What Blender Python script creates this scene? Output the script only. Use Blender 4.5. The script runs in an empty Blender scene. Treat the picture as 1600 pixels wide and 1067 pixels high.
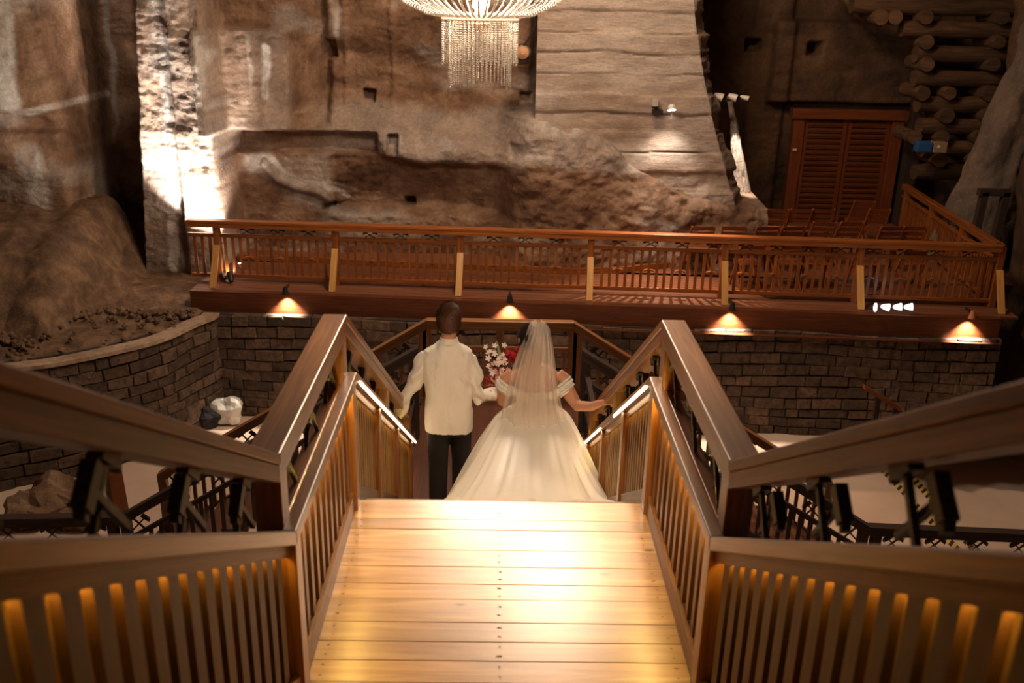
import bpy, bmesh, math, random
import numpy as np
from mathutils import Vector, Matrix
random.seed(7)
rng = np.random.default_rng(7)
scn = bpy.context.scene
C = bpy.data.collections.new('chamber'); scn.collection.children.link(C)
PI = math.pi

# ------------------------------------------------------------------ camera
FPX, PITCH, ROLL, YAW = 1479.6, 0.3544, 0.0226, 0.0171
CAM = Vector((-0.0372, 0.0, 2.59))
Fv = Vector((math.sin(YAW)*math.cos(PITCH), math.cos(YAW)*math.cos(PITCH), -math.sin(PITCH)))
R0 = Vector((math.cos(YAW), -math.sin(YAW), 0)); U0 = R0.cross(Fv)
Rv = R0*math.cos(ROLL)+U0*math.sin(ROLL); Uv = -R0*math.sin(ROLL)+U0*math.cos(ROLL)
cd = bpy.data.cameras.new('camera'); cam = bpy.data.objects.new('camera', cd); C.objects.link(cam)
m = Matrix((Rv, Uv, -Fv)).transposed().to_4x4(); m.translation = CAM; cam.matrix_world = m
cd.sensor_width = 36; cd.lens = FPX*36/1600; cd.clip_end = 200; cd.clip_start = .05
cd.dof.use_dof = True; cd.dof.focus_distance = 8.2; cd.dof.aperture_fstop = 2.8
scn.camera = cam

def ray(px, py): return Fv + Rv*((px-800)/FPX) - Uv*((py-533.5)/FPX)
def aY(px, py, Y): d = ray(px, py); return CAM + d*(Y/d.y)
def aZ(px, py, Z): d = ray(px, py); return CAM + d*((Z-CAM.z)/d.z)

# ------------------------------------------------------------------ world, exposure, big lights
w = bpy.data.worlds.new('world'); scn.world = w; w.use_nodes = True
bg = w.node_tree.nodes['Background']; bg.inputs[0].default_value = (1.0, .62, .38, 1); bg.inputs[1].default_value = .02
scn.view_settings.view_transform = 'Standard'; scn.view_settings.look = 'None'
scn.view_settings.exposure = 0.0; scn.view_settings.gamma = 1.0; scn.view_settings.use_curve_mapping = False

def point(name, loc, power, col, radius=.1):
    l = bpy.data.lights.new(name, 'POINT'); l.energy = power; l.color = col; l.shadow_soft_size = radius
    o = bpy.data.objects.new(name, l); o.location = loc; C.objects.link(o); return o
def spot(name, loc, target, power, col, angle, blend=.5, radius=.03):
    l = bpy.data.lights.new(name, 'SPOT'); l.energy = power; l.color = col; l.spot_size = math.radians(angle)
    l.spot_blend = blend; l.shadow_soft_size = radius
    o = bpy.data.objects.new(name, l); o.location = loc
    o.rotation_euler = (Vector(target)-Vector(loc)).to_track_quat('-Z', 'Y').to_euler(); C.objects.link(o); return o
CH = Vector((-.28, 11.0, 2.32))          # centre of the chandelier's lower ring
WARM = (1.0, .72, .49)
point('chandelier_light', CH+Vector((0, 0, 1.1)), 620, (1, .8, .62), .6)
point('chandelier_light', CH+Vector((0, 0, 00.18)), 120, WARM, .12)
point('wall_fill_light', (.9, 12.6, 6.0), 1150, WARM, .6)  # unseen fill added to brighten the back wall, no chandelier built
point('back_fill_light', (0.2, -5.5, 6.5), 35, (1, .6, .33), .6)  # weak unseen fill added behind the camera
spot('stair_spot', (0.2, .6, 6.6), (0, 6.5, -.8), 1500, (1, .75, .53), 32, .8, .2)  # unseen spot added to brighten the landing and the couple

# ------------------------------------------------------------------ materials
def nt(name):
    mt = bpy.data.materials.new(name); mt.use_nodes = True; t = mt.node_tree
    return mt, t, t.nodes['Principled BSDF'], t.nodes, t.links
def simple(name, col, rough=.5, metal=0, **k):
    mt, t, b, n, l = nt(name); b.inputs['Base Color'].default_value = (*col, 1)
    b.inputs['Roughness'].default_value = rough; b.inputs['Metallic'].default_value = metal
    for kk, v in k.items(): b.inputs[kk.replace('_', ' ')].default_value = v
    return mt
def emis(name, col, s):
    mt, t, b, n, l = nt(name); b.inputs['Base Color'].default_value = (*col, 1)
    b.inputs['Emission Color'].default_value = (*col, 1); b.inputs['Emission Strength'].default_value = s; return mt
def ramp(n, l, src, stops):
    r = n.new('ShaderNodeValToRGB'); e = r.color_ramp.elements
    while len(e) < len(stops): e.new(.5)
    for i, (p, c) in enumerate(stops): e[i].position = p; e[i].color = (*c, 1)
    l.new(src, r.inputs[0]); return r
def wood(name, c1, c2, rough=.35, knots=.6, coat=0.0, uscale=1.2, vscale=26, bump=.12):
    mt, t, b, n, l = nt(name)
    uv = n.new('ShaderNodeUVMap'); oi = n.new('ShaderNodeObjectInfo')
    mp = n.new('ShaderNodeMapping'); l.new(uv.outputs[0], mp.inputs[0]); mp.inputs['Scale'].default_value = (uscale, vscale, 1)
    cb = n.new('ShaderNodeCombineXYZ'); mu = n.new('ShaderNodeMath'); mu.operation = 'MULTIPLY'; mu.inputs[1].default_value = 37
    l.new(oi.outputs['Random'], mu.inputs[0]); l.new(mu.outputs[0], cb.inputs[0]); l.new(mu.outputs[0], cb.inputs[2])
    l.new(cb.outputs[0], mp.inputs['Location'])
    ns = n.new('ShaderNodeTexNoise'); ns.inputs['Scale'].default_value = 1.6; ns.inputs['Detail'].default_value = 6; ns.inputs['Distortion'].default_value = .6
    l.new(mp.outputs[0], ns.inputs['Vector'])
    r = ramp(n, l, ns.outputs['Fac'], [(.3, c1), (.52, tuple((a+b_)/2 for a, b_ in zip(c1, c2))), (.68, c2)])
    mp2 = n.new('ShaderNodeMapping'); mp2.inputs['Scale'].default_value = (2.2, 6, 1); l.new(uv.outputs[0], mp2.inputs[0]); l.new(cb.outputs[0], mp2.inputs['Location'])
    vo = n.new('ShaderNodeTexVoronoi'); vo.inputs['Scale'].default_value = 1.0; l.new(mp2.outputs[0], vo.inputs['Vector'])
    kr = ramp(n, l, vo.outputs['Distance'], [(.035, (knots,)*3), (.085, (0, 0, 0))])
    mx = n.new('ShaderNodeMixRGB'); l.new(kr.outputs[0], mx.inputs[0]); l.new(r.outputs[0], mx.inputs[1]); mx.inputs[2].default_value = (c1[0]*.3, c1[1]*.25, c1[2]*.2, 1)
    # per-object value shift
    hs = n.new('ShaderNodeHueSaturation'); ma = n.new('ShaderNodeMapRange'); ma.inputs[3].default_value = .82; ma.inputs[4].default_value = 1.15
    l.new(oi.outputs['Random'], ma.inputs[0]); l.new(ma.outputs[0], hs.inputs['Value']); l.new(mx.outputs[0], hs.inputs['Color'])
    l.new(hs.outputs[0], b.inputs['Base Color'])
    b.inputs['Roughness'].default_value = rough; b.inputs['Coat Weight'].default_value = coat; b.inputs['Coat Roughness'].default_value = .25
    bp = n.new('ShaderNodeBump'); bp.inputs['Strength'].default_value = bump; bp.inputs['Distance'].default_value = .004
    l.new(ns.outputs['Fac'], bp.inputs['Height']); l.new(bp.outputs[0], b.inputs['Normal'])
    return mt
def rock(name, dark, mid, light, scale=.9, bump=.7, rough=.75, salt=(.72, .66, .6), zs=1.0):
    mt, t, b, n, l = nt(name)
    tc = n.new('ShaderNodeNewGeometry')
    mp = n.new('ShaderNodeMapping'); mp.inputs['Scale'].default_value = (1, 1, zs); l.new(tc.outputs['Position'], mp.inputs[0])
    a = n.new('ShaderNodeTexNoise'); a.inputs['Scale'].default_value = scale; a.inputs['Detail'].default_value = 9; a.inputs['Roughness'].default_value = .62; a.inputs['Distortion'].default_value = .5
    l.new(mp.outputs[0], a.inputs['Vector'])
    r = ramp(n, l, a.outputs['Fac'], [(.34, dark), (.5, mid), (.66, light)])
    at = n.new('ShaderNodeAttribute'); at.attribute_name = 'salt'
    f = n.new('ShaderNodeTexNoise'); f.inputs['Scale'].default_value = 22; f.inputs['Detail'].default_value = 6; f.inputs['Roughness'].default_value = .7
    l.new(tc.outputs['Position'], f.inputs['Vector'])
    mul = n.new('ShaderNodeMath'); mul.operation = 'MULTIPLY_ADD'; mul.inputs[1].default_value = 1.6; mul.use_clamp = True
    sub = n.new('ShaderNodeMath'); sub.operation = 'SUBTRACT'; l.new(f.outputs['Fac'], sub.inputs[0]); sub.inputs[1].default_value = .5
    m3 = n.new('ShaderNodeMath'); m3.operation = 'MULTIPLY'; l.new(sub.outputs[0], m3.inputs[0]); l.new(at.outputs['Fac'], m3.inputs[1])
    l.new(at.outputs['Fac'], mul.inputs[0]); mul.inputs[1].default_value = 1.0; l.new(m3.outputs[0], mul.inputs[2])
    mx = n.new('ShaderNodeMixRGB'); l.new(mul.outputs[0], mx.inputs[0]); l.new(r.outputs[0], mx.inputs[1]); mx.inputs[2].default_value = (*salt, 1)
    gr = n.new('ShaderNodeTexNoise'); gr.inputs['Scale'].default_value = 9; gr.inputs['Detail'].default_value = 12; gr.inputs['Roughness'].default_value = .8; gr.inputs['Distortion'].default_value = 1.2; l.new(mp.outputs[0], gr.inputs['Vector'])
    gm = n.new('ShaderNodeMapRange'); gm.inputs[1].default_value = .3; gm.inputs[2].default_value = .7; gm.inputs[3].default_value = .62; gm.inputs[4].default_value = 1.38; l.new(gr.outputs['Fac'], gm.inputs[0])
    gh = n.new('ShaderNodeHueSaturation'); l.new(gm.outputs[0], gh.inputs['Value']); l.new(mx.outputs[0], gh.inputs['Color'])
    l.new(gh.outputs[0], b.inputs['Base Color']); b.inputs['Roughness'].default_value = rough
    f2 = n.new('ShaderNodeTexNoise'); f2.inputs['Scale'].default_value = 7; f2.inputs['Detail'].default_value = 10; f2.inputs['Roughness'].default_value = .72
    l.new(mp.outputs[0], f2.inputs['Vector'])
    bp = n.new('ShaderNodeBump'); bp.inputs['Strength'].default_value = bump; bp.inputs['Distance'].default_value = .06
    l.new(f2.outputs['Fac'], bp.inputs['Height']); l.new(bp.outputs[0], b.inputs['Normal'])
    return mt
M = {}
M['rail'] = wood('varnished_rail_wood', (.2, .068, .016), (.42, .175, .05), .4, .5, .45)
M['handrail'] = wood('worn_handrail_wood', (.16, .07, .026), (.36, .16, .055), .4, .3, .4)
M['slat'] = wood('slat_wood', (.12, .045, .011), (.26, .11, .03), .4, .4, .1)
M['raild'] = wood('shade_toned_rail_wood', (.12, .038, .009), (.26, .095, .025), .5, .5, .1)  # rail wood darkened for the near flight, shade put into the colour
M['slatd'] = wood('shaded_slat_wood', (.06, .022, .006), (.13, .05, .014), .5, .4, .0)  # slat wood darkened, near slats carry their shade in the colour
M['slatp'] = wood('glow_toned_slat_wood', (.24, .12, .03), (.42, .23, .07), .5, .4, .0)  # slat wood lightened and yellowed, strip glow put into the colour
M['deckrail'] = wood('reddish_deck_rail_wood', (.19, .05, .01), (.4, .125, .027), .38, .5, .2)
M['brace'] = wood('pale_brace_wood', (.5, .24, .06), (.66, .35, .11), .45, .3)
M['fascia'] = wood('reddish_beam_wood', (.08, .02, .006), (.17, .046, .013), .45, .9)
M['deck'] = wood('deck_board_wood', (.13, .045, .02), (.26, .1, .048), .5, .5)
M['pine'] = wood('pale_pine_floor', (.36, .17, .045), (.6, .35, .135), .34, 1.0, .9, 1.0, 12, .12)
M['tread'] = wood('stair_tread_wood', (.22, .09, .025), (.38, .18, .06), .4, .6, .15, 1.0, 14)
M['door'] = wood('dark_red_door_wood', (.1, .024, .007), (.2, .052, .015), .42, .4, .1)
M['darkwood'] = wood('dark_stained_wood', (.028, .014, .009), (.06, .03, .018), .85, .3)
M['log'] = wood('weathered_log', (.045, .021, .009), (.13, .066, .03), .75, .3, 0, 1.0, 9, .5)
M['chair'] = wood('chair_wood', (.2, .05, .015), (.38, .11, .03), .28, .1, .3)
M['rock'] = rock('salt_rock', (.12, .056, .027), (.25, .135, .075), (.42, .265, .17), 1.3, 1.0)
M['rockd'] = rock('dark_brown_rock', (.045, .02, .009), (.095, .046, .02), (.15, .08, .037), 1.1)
M['plaster'] = rock('smooth_salt_pillar', (.25, .165, .115), (.34, .235, .17), (.41, .295, .22), 1.6, .5, .8, zs=4)
M['rubble'] = rock('rubble_ground', (.1, .055, .03), (.18, .1, .052), (.3, .18, .1), 3, .9)
M['ledf'] = emis('amber_floor_glow', (1, .7, .16), 65)
M['leds'] = emis('amber_side_glow', (1, .72, .14), 55)
M['led'] = emis('led_strip_glow', (1, .74, .42), 11)
M['ledy'] = emis('amber_led_glow', (1, .74, .13), 170)
M['lens'] = emis('lamp_lens_glow', (1, .9, .78), 60)
M['lensw'] = emis('white_lamp_glow', (.9, .92, 1), 3.0)
M['bulb'] = emis('bulb_glow', (1, .84, .66), 30)
M['black'] = simple('black_metal', (.02, .016, .014), .45)
M['grey'] = simple('grey_plastic', (.45, .4, .35), .5)
M['iron'] = simple('dark_iron', (.035, .02, .014), .5, .3)
M['white'] = simple('off_white_metal', (.75, .68, .6), .4)
M['crystal'] = simple('crystal_beads', (.86, .78, .68), .12, 0, IOR=1.5, Transmission_Weight=.25, Specular_IOR_Level=.8)
M['brass'] = simple('pale_brass_ring', (.75, .58, .42), .35, .5)
M['stonemortar'] = simple('dark_mortar', (.035, .022, .015), .95)
M['nail'] = simple('nail_head', (.12, .05, .02), .6)

def floor_mat():
    mt, t, b, n, l = nt('sealed_tan_floor')
    g = n.new('ShaderNodeNewGeometry'); a = n.new('ShaderNodeTexNoise'); a.inputs['Scale'].default_value = .8; a.inputs['Detail'].default_value = 6
    l.new(g.outputs['Position'], a.inputs['Vector']); r = ramp(n, l, a.outputs['Fac'], [(.35, (.66, .48, .36)), (.65, (.78, .59, .46))])
    l.new(r.outputs[0], b.inputs['Base Color']); b.inputs['Roughness'].default_value = .45; return mt
M['floor'] = floor_mat()
def stone_mat():
    mt, t, b, n, l = nt('rough_hewn_stone')
    g = n.new('ShaderNodeNewGeometry'); a = n.new('ShaderNodeTexNoise'); a.inputs['Scale'].default_value = 9; a.inputs['Detail'].default_value = 9; a.inputs['Roughness'].default_value = .7
    l.new(g.outputs['Position'], a.inputs['Vector']); r = ramp(n, l, a.outputs['Fac'], [(.32, (.05, .028, .016)), (.68, (.2, .12, .074))])
    at = n.new('ShaderNodeAttribute'); at.attribute_name = 'salt'
    mr = n.new('ShaderNodeMapRange'); mr.inputs[3].default_value = .6; mr.inputs[4].default_value = 1.3; l.new(at.outputs['Fac'], mr.inputs[0])
    hs = n.new('ShaderNodeHueSaturation'); l.new(mr.outputs[0], hs.inputs['Value']); l.new(r.outputs[0], hs.inputs['Color']); l.new(hs.outputs[0], b.inputs['Base Color'])
    b.inputs['Roughness'].default_value = .85
    bp = n.new('ShaderNodeBump'); bp.inputs['Strength'].default_value = 1.0; bp.inputs['Distance'].default_value = .06; l.new(a.outputs['Fac'], bp.inputs['Height']); l.new(bp.outputs[0], b.inputs['Normal'])
    return mt
M['stone'] = stone_mat()
def tape_mat():
    mt, t, b, n, l = nt('hazard_tape')
    uv = n.new('ShaderNodeUVMap'); sx = n.new('ShaderNodeSeparateXYZ'); l.new(uv.outputs[0], sx.inputs[0])
    ad = n.new('ShaderNodeMath'); ad.operation = 'ADD'; l.new(sx.outputs[0], ad.inputs[0]); l.new(sx.outputs[1], ad.inputs[1])
    mu = n.new('ShaderNodeMath'); mu.operation = 'MULTIPLY'; mu.inputs[1].default_value = 7.5; l.new(ad.outputs[0], mu.inputs[0])
    fr = n.new('ShaderNodeMath'); fr.operation = 'FRACT'; l.new(mu.outputs[0], fr.inputs[0])
    gt = n.new('ShaderNodeMath'); gt.operation = 'GREATER_THAN'; gt.inputs[1].default_value = .5; l.new(fr.outputs[0], gt.inputs[0])
    mx = n.new('ShaderNodeMixRGB'); l.new(gt.outputs[0], mx.inputs[0]); mx.inputs[1].default_value = (.75, .5, .12, 1); mx.inputs[2].default_value = (.04, .035, .03, 1)
    l.new(mx.outputs[0], b.inputs['Base Color']); return mt
M['tape'] = tape_mat()

# ------------------------------------------------------------------ object helpers
def tag(o, label=None, cat=None, group=None, kind=None):
    if label: o['label'] = label
    if cat: o['category'] = cat
    if group: o['group'] = group
    if kind: o['kind'] = kind
    return o
def empty(name, loc=(0, 0, 0), label=None, cat=None, group=None, rz=0):
    o = bpy.data.objects.new(name, None); o.empty_display_size = .1; o.location = loc; o.rotation_euler = (0, 0, rz); C.objects.link(o)
    return tag(o, label, cat, group)
def copy_tree(o, parent=None):
    c = o.copy(); C.objects.link(c); c.parent = parent
    for ch in o.children: copy_tree(ch, c)
    return c
class MB:
    def __init__(s): s.v = []; s.f = []; s.uv = []
    def quad(s, pts, uvs=None):
        i = len(s.v); s.v += [tuple(p) for p in pts]; s.f.append(tuple(range(i, i+len(pts))))
        s.uv.append(uvs or [(p[0]+p[1]*.3, p[2]) for p in pts])
    def beam(s, p, q, wv, hv):
        """box from p to q, cross axes wv, hv are full half-extents vectors"""
        p, q, wv, hv = Vector(p), Vector(q), Vector(wv), Vector(hv); L = (q-p).length; o = random.random()*9; o2 = random.random()*9
        W, H = wv.length*2, hv.length*2
        a = [p-wv-hv, p+wv-hv, p+wv+hv, p-wv+hv]; b = [q-wv-hv, q+wv-hv, q+wv+hv, q-wv+hv]
        per = [0, W, W+H, 2*W+H, 2*W+2*H]
        flip = (q-p).dot(wv.cross(hv)) < 0
        for k in range(4):
            j = (k+1) % 4; fpts = [a[k], a[j], b[j], b[k]]; u = [(o, o2+per[k]), (o, o2+per[k+1]), (o+L, o2+per[k+1]), (o+L, o2+per[k])]
            if flip: fpts.reverse(); u.reverse()
            s.quad(fpts, u)
        e = [(o, o2), (o+.02, o2), (o+.02, o2+H), (o, o2+H)]
        s.quad(a if flip else a[::-1], e); s.quad(b[::-1] if flip else b, e)
    def box(s, x0, x1, y0, y1, z0, z1):
        cx, cy, cz = (x0+x1)/2, (y0+y1)/2, (z0+z1)/2; dx, dy, dz = (x1-x0)/2, (y1-y0)/2, (z1-z0)/2
        if dx >= dy and dx >= dz: s.beam((x0, cy, cz), (x1, cy, cz), (0, dy, 0), (0, 0, dz))
        elif dy >= dz: s.beam((cx, y0, cz), (cx, y1, cz), (dx, 0, 0), (0, 0, dz))
        else: s.beam((cx, cy, z0), (cx, cy, z1), (dx, 0, 0), (0, dy, 0))
    def tube(s, pts, rad, seg=12, cap=True, sx=1, ref=None):
        pts = [Vector(p) for p in pts]; n = len(pts); rad = [rad]*n if not hasattr(rad, '__len__') else rad
        rings = []; L = 0; o = random.random()*5; prev = None
        for i in range(n):
            d = (pts[min(i+1, n-1)]-pts[max(i-1, 0)]).normalized()
            if prev is None:
                r = Vector(ref) if ref else (Vector((0, 0, 1)) if abs(d.z) < .9 else Vector((1, 0, 0)))
            else: r = prev
            a = (r - d*r.dot(d)).normalized(); b = d.cross(a); prev = a
            rr = rad[i] if hasattr(rad[i], '__len__') else (rad[i], rad[i])
            rings.append([pts[i]+a*(math.cos(2*PI*k/seg)*rr[0])+b*(math.sin(2*PI*k/seg)*rr[1]) for k in range(seg)])
        for i in range(n-1):
            l1 = (pts[i+1]-pts[i]).length
            for k in range(seg):
                j = (k+1) % seg
                rr = rad[i] if not hasattr(rad[i], '__len__') else rad[i][0]
                s.quad([rings[i][k], rings[i][j], rings[i+1][j], rings[i+1][k]], [(o+L, 6.28*rr*k/seg), (o+L, 6.28*rr*(k+1)/seg), (o+L+l1, 6.28*rr*(k+1)/seg), (o+L+l1, 6.28*rr*k/seg)])
            L += l1
        if cap:
            s.quad(rings[0][::-1]); s.quad(rings[-1])
    def loft(s, rings, cap=True):
        for i in range(len(rings)-1):
            n = len(rings[i])
            for k in range(n):
                j = (k+1) % n; s.quad([rings[i][k], rings[i][j], rings[i+1][j], rings[i+1][k]])
        if cap: s.quad(rings[0][::-1]); s.quad(rings[-1])
    def mesh(s, name, mat, smooth=False, weld=False, mats=None):
        me = bpy.data.meshes.new(name); me.from_pydata(s.v, [], s.f); ul = me.uv_layers.new(name='UVMap')
        ul.data.foreach_set('uv', [c for f in s.uv for u in f for c in u])
        if weld:
            bm = bmesh.new(); bm.from_mesh(me); bmesh.ops.remove_doubles(bm, verts=bm.verts, dist=1e-5); bmesh.ops.recalc_face_normals(bm, faces=bm.faces); bm.to_mesh(me); bm.free()
        me.materials.append(mat)
        if smooth: me.polygons.foreach_set('use_smooth', [True]*len(me.polygons))
        me.update(); return me
    def build(s, name, mat, parent=None, smooth=False, weld=False, bevel=0):
        o = bpy.data.objects.new(name, s.mesh(name, mat, smooth, weld or bevel > 0)); C.objects.link(o)
        if parent: o.parent = parent
        if bevel:
            b = o.modifiers.new('bevel', 'BEVEL'); b.width = bevel; b.segments = 2; b.limit_method = 'ANGLE'
        return o
def inst(name, me, loc, parent, rz=0, sc=None):
    o = bpy.data.objects.new(name, me); o.location = loc; o.rotation_euler = (0, 0, rz); C.objects.link(o); o.parent = parent
    if sc: o.scale = sc
    return o

# ------------------------------------------------------------------ setting: numpy noise + height fields
def vnoise(X, Y, seed):
    r = np.random.default_rng(seed); T = r.random((64, 64)); xi = np.floor(X).astype(int); yi = np.floor(Y).astype(int)
    fx = X-xi; fy = Y-yi; fx = fx*fx*(3-2*fx); fy = fy*fy*(3-2*fy); g = lambda a, b: T[a % 64, b % 64]
    return (g(xi, yi)*(1-fx)+g(xi+1, yi)*fx)*(1-fy)+(g(xi, yi+1)*(1-fx)+g(xi+1, yi+1)*fx)*fy
def fbm(X, Y, s=1, oct=5, seed=0, gain=.5):
    t = 0; a = 1; n = 0
    for o in range(oct): t = t+a*(vnoise(X*s+o*7.3, Y*s+o*3.1, seed+o)-.5); n += a; a *= gain; s *= 2.03
    return t/n*2
def sm(a, b, x): t = np.clip((x-a)/(b-a), 0, 1); return t*t*(3-2*t)
def bump2(x, z, x0, x1, z0, z1, s=.12): return sm(x0-s, x0+s, x)*(1-sm(x1-s, x1+s, x))*sm(z0-s, z0+s, z)*(1-sm(z1-s, z1+s, z))
def grid(name, P, salt, mat, kind='structure'):
    nz, nx = P.shape[:2]; me = bpy.data.meshes.new(name); idx = np.arange(nz*nx).reshape(nz, nx)
    f = np.stack([idx[:-1, :-1], idx[:-1, 1:], idx[1:, 1:], idx[1:, :-1]], -1).reshape(-1, 4)
    me.from_pydata(P.reshape(-1, 3).tolist(), [], f.tolist()); me.materials.append(mat)
    a = me.attributes.new('salt', 'FLOAT', 'POINT'); a.data.foreach_set('value', np.clip(salt, 0, 1).reshape(-1).astype(np.float32))
    me.polygons.foreach_set('use_smooth', [True]*len(me.polygons)); me.update()
    o = bpy.data.objects.new(name, me); C.objects.link(o); return tag(o, kind=kind)
def wx(px, Y=16.5, py=180): return aY(px, py, Y).x
def wz(px, py, Y=16.5): return aY(px, py, Y).z
def seg_mask(X, Z, pts, wid, Y=16.5):
    """soft stripe along a polyline of pixel points projected on the wall plane"""
    P = [aY(a, b, Y) for a, b in pts]; best = np.full(X.shape, 9.)
    for p, q in zip(P[:-1], P[1:]):
        dx, dz = q.x-p.x, q.z-p.z; t = np.clip(((X-p.x)*dx+(Z-p.z)*dz)/(dx*dx+dz*dz), 0, 1)
        best = np.minimum(best, np.hypot(X-p.x-t*dx, Z-p.z-t*dz))
    return 1-sm(wid*.35, wid, best)

LZ = -1.975; FZ = -4.05
def back_wall():
    xs = np.arange(-11, 4.7, .027); zs = np.concatenate([np.arange(-2.35, 3.4, .027), np.arange(3.4, 8.6, .08)]); X, Z = np.meshgrid(xs, zs)
    n1 = fbm(X, Z, .7, 6, 3); n2 = fbm(X, Z*2.2, 1.6, 5, 11); wob = fbm(X, Z, .8, 3, 21)*.18
    zz = Z+wob; Yd = np.full(X.shape, 16.95)
    Xl = X+.05*fbm(X, Z, 2, 3, 41)
    # right part: stepped ledges
    r = sm(wx(455), wx(520), X)
    zA, zB = wz(700, 180), wz(700, 232); zC, zD = wz(700, 262), wz(700, 345)
    Yd += .55*r*sm(zB, zA, zz)                                   # wall set back above the shelf
    Yd += .25*r*sm(zA, zA+.35, zz)*(1-sm(zA+.7, zA+1.3, zz))     # concave band
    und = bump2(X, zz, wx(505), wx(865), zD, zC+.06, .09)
    Yd += .42*und*(1-.7*sm(zD, zC, zz))
    Yd -= .12*bump2(X, zz, wx(590), wx(1000), zC, zB, .08)
    # left part: smooth panel above a dark undercut
    Yd -= .3*bump2(Xl, Z, wx(330), wx(452), wz(400, 205), wz(400, 45), .03)
    Yd += .4*bump2(Xl, Z, wx(352), wx(582), wz(450, 243), wz(450, 212), .045)
    Yd += .25*bump2(Xl, Z, wx(452), wx(500), wz(450, 205), 3.5, .08)
    # vertical flutes
    for p, wd, a in ((512, .1, .14), (528, .06, .1), (605, .05, .06), (455, .06, .1)):
        Yd -= a*np.exp(-((X-wx(p))/wd)**2)*sm(0.2, .9, Z)
    Yd += .03*np.sin(9*(Z+.35*np.sin(1.7*X)+.1*X))*sm(.6, 1.0, Z)*r
    # curved salt rib low on the left
    rib = seg_mask(X, Z, [(405, 262), (425, 285), (455, 300), (490, 305), (520, 325)], .09)
    Yd -= .12*rib
    # left pillar, flaring at its foot
    cx = wx(288)+.02*(Z-1); hw = .58+.05*(1.0-Z); pil = sm(cx-hw-.08, cx-hw, X)*(1-sm(cx+hw, cx+hw+.14, X))
    Yd -= .85*pil; Yd -= .18*pil*sm(wx(285), wx(292), X)
    # dark recess left of the pillar with fan folds
    rec = sm(wx(118), wx(140), X)*(1-sm(cx-hw-.1, cx-hw, X))
    Yd += rec*(.55+.07*np.sin(7*(Z+.55*X)+2*fbm(X, Z, .9, 3, 77)))
    # left buttress
    lb = 1-sm(wx(122), wx(134), X)
    Yd -= lb*(1.3+.25*sm(-1, 1.5, Z)*0+.1*np.sin(3*X)); Yd += .16*lb*bump2(X, Z, -12, wx(125), wz(60, 195), wz(60, 165), .05)
    # square put-holes
    holes = [(566, 157, 10, 9), (824, 164, 10, 9), (808, 235, 10, 12), (611, 229, 8, 14), (505, 80, 7, 14), (636, 326, 8, 7), (509, 328, 8, 5), (817, 95, 10, 12)]
    for hx, hy, hw_, hh in holes:
        p = aY(hx, hy, 16.7); Yd += .35*bump2(X, Z, p.x-hw_/88, p.x+hw_/88, p.z-hh/88, p.z+hh/88, .02)
    xk = [wx(835, 16.3), wx(950, 16.3), wx(1000, 16.3), wx(1060, 16.3), wx(1160, 16.3)]; zk = [wz(840, 184, 16.3), wz(950, 212, 16.3), wz(1000, 262, 16.3), wz(1060, 292, 16.3), wz(1160, 322, 16.3)]
    line = np.interp(X, xk, zk)+.05*fbm(X, Z, 3, 3, 66); low = 1-sm(-.05, .05, Z-line); rr_ = sm(wx(825), wx(842), X)*(1-low)+low*sm(wx(770), wx(832), X)
    Yd = Yd*(1-rr_)+rr_*(16.32+.3*sm(-.9, 0, Z-line)*.0-.12*(1-sm(-.5, 0, Z-line))+.1*sm(-.25, 0, Z-line)+.11*fbm(X, Z, 3.5, 4, 46)+1.6*(1-low))
    Yd += .1*n1+.05*n2+.05*fbm(X, Z, 5, 4, 51)*(.5+r*.5)+.02*fbm(X+Z, Z*2.5, 9, 3, 61)
    X = np.where(Z > line+.03, np.minimum(X, 3.2), X)
    # salt crust colour, shelf tone and undercut shade
    ns = .5+.5*fbm(X*1.5, Z*.7, 3, 5, 91)
    S = .0*X
    for pts, wd, a in (([(20, -60), (25, 40), (34, 160)], .22, 1), ([(62, 235), (75, 290), (88, 360), (85, 400)], .26, .95), ([(400, 78), (402, 155)], .1, .9),
                       ([(10, 165), (60, 172), (110, 160)], .08, .6), ([(105, 0), (122, 120), (130, 330)], .08, .35), ([(252, 60), (262, 200), (270, 420)], .12, .85), ([(318, 60), (322, 160)], .07, .6),
                       ([(405, 262), (425, 285), (455, 300), (490, 305), (525, 330)], .07, .9), ([(430, 262), (470, 290), (540, 320)], .05, .6),
                       ([(497, -10), (506, 60)], .12, .5), ([(372, 60), (378, 150)], .05, .35), ([(235, 0), (240, 120)], .07, .4), ([(370, 270), (395, 262)], .22, .5)):
        S = np.maximum(S, 1.15*a*seg_mask(X+.06*fbm(X, Z, 4, 3, 9), Z, pts, wd, 16.0)*np.clip(ns*1.7, 0, 1.15))
    S = np.maximum(S, .45*sm(.52, .8, .5+.5*fbm(X, Z*1.8, 1.1, 6, 131)))
    S += .3*r*bump2(X, zz, wx(440), wx(1010), zC-.02, zA+.05, .1)+.16*bump2(Xl, Z, wx(330), wx(452), wz(400, 205), wz(400, 45), .03)+.22*pil
    S -= .5*und  # undercut darkened, its shade put into the colour
    grid('wall_back', np.stack([X, Yd, Z], -1), S, M['rock'])
    return Yd
back_wall()

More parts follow.
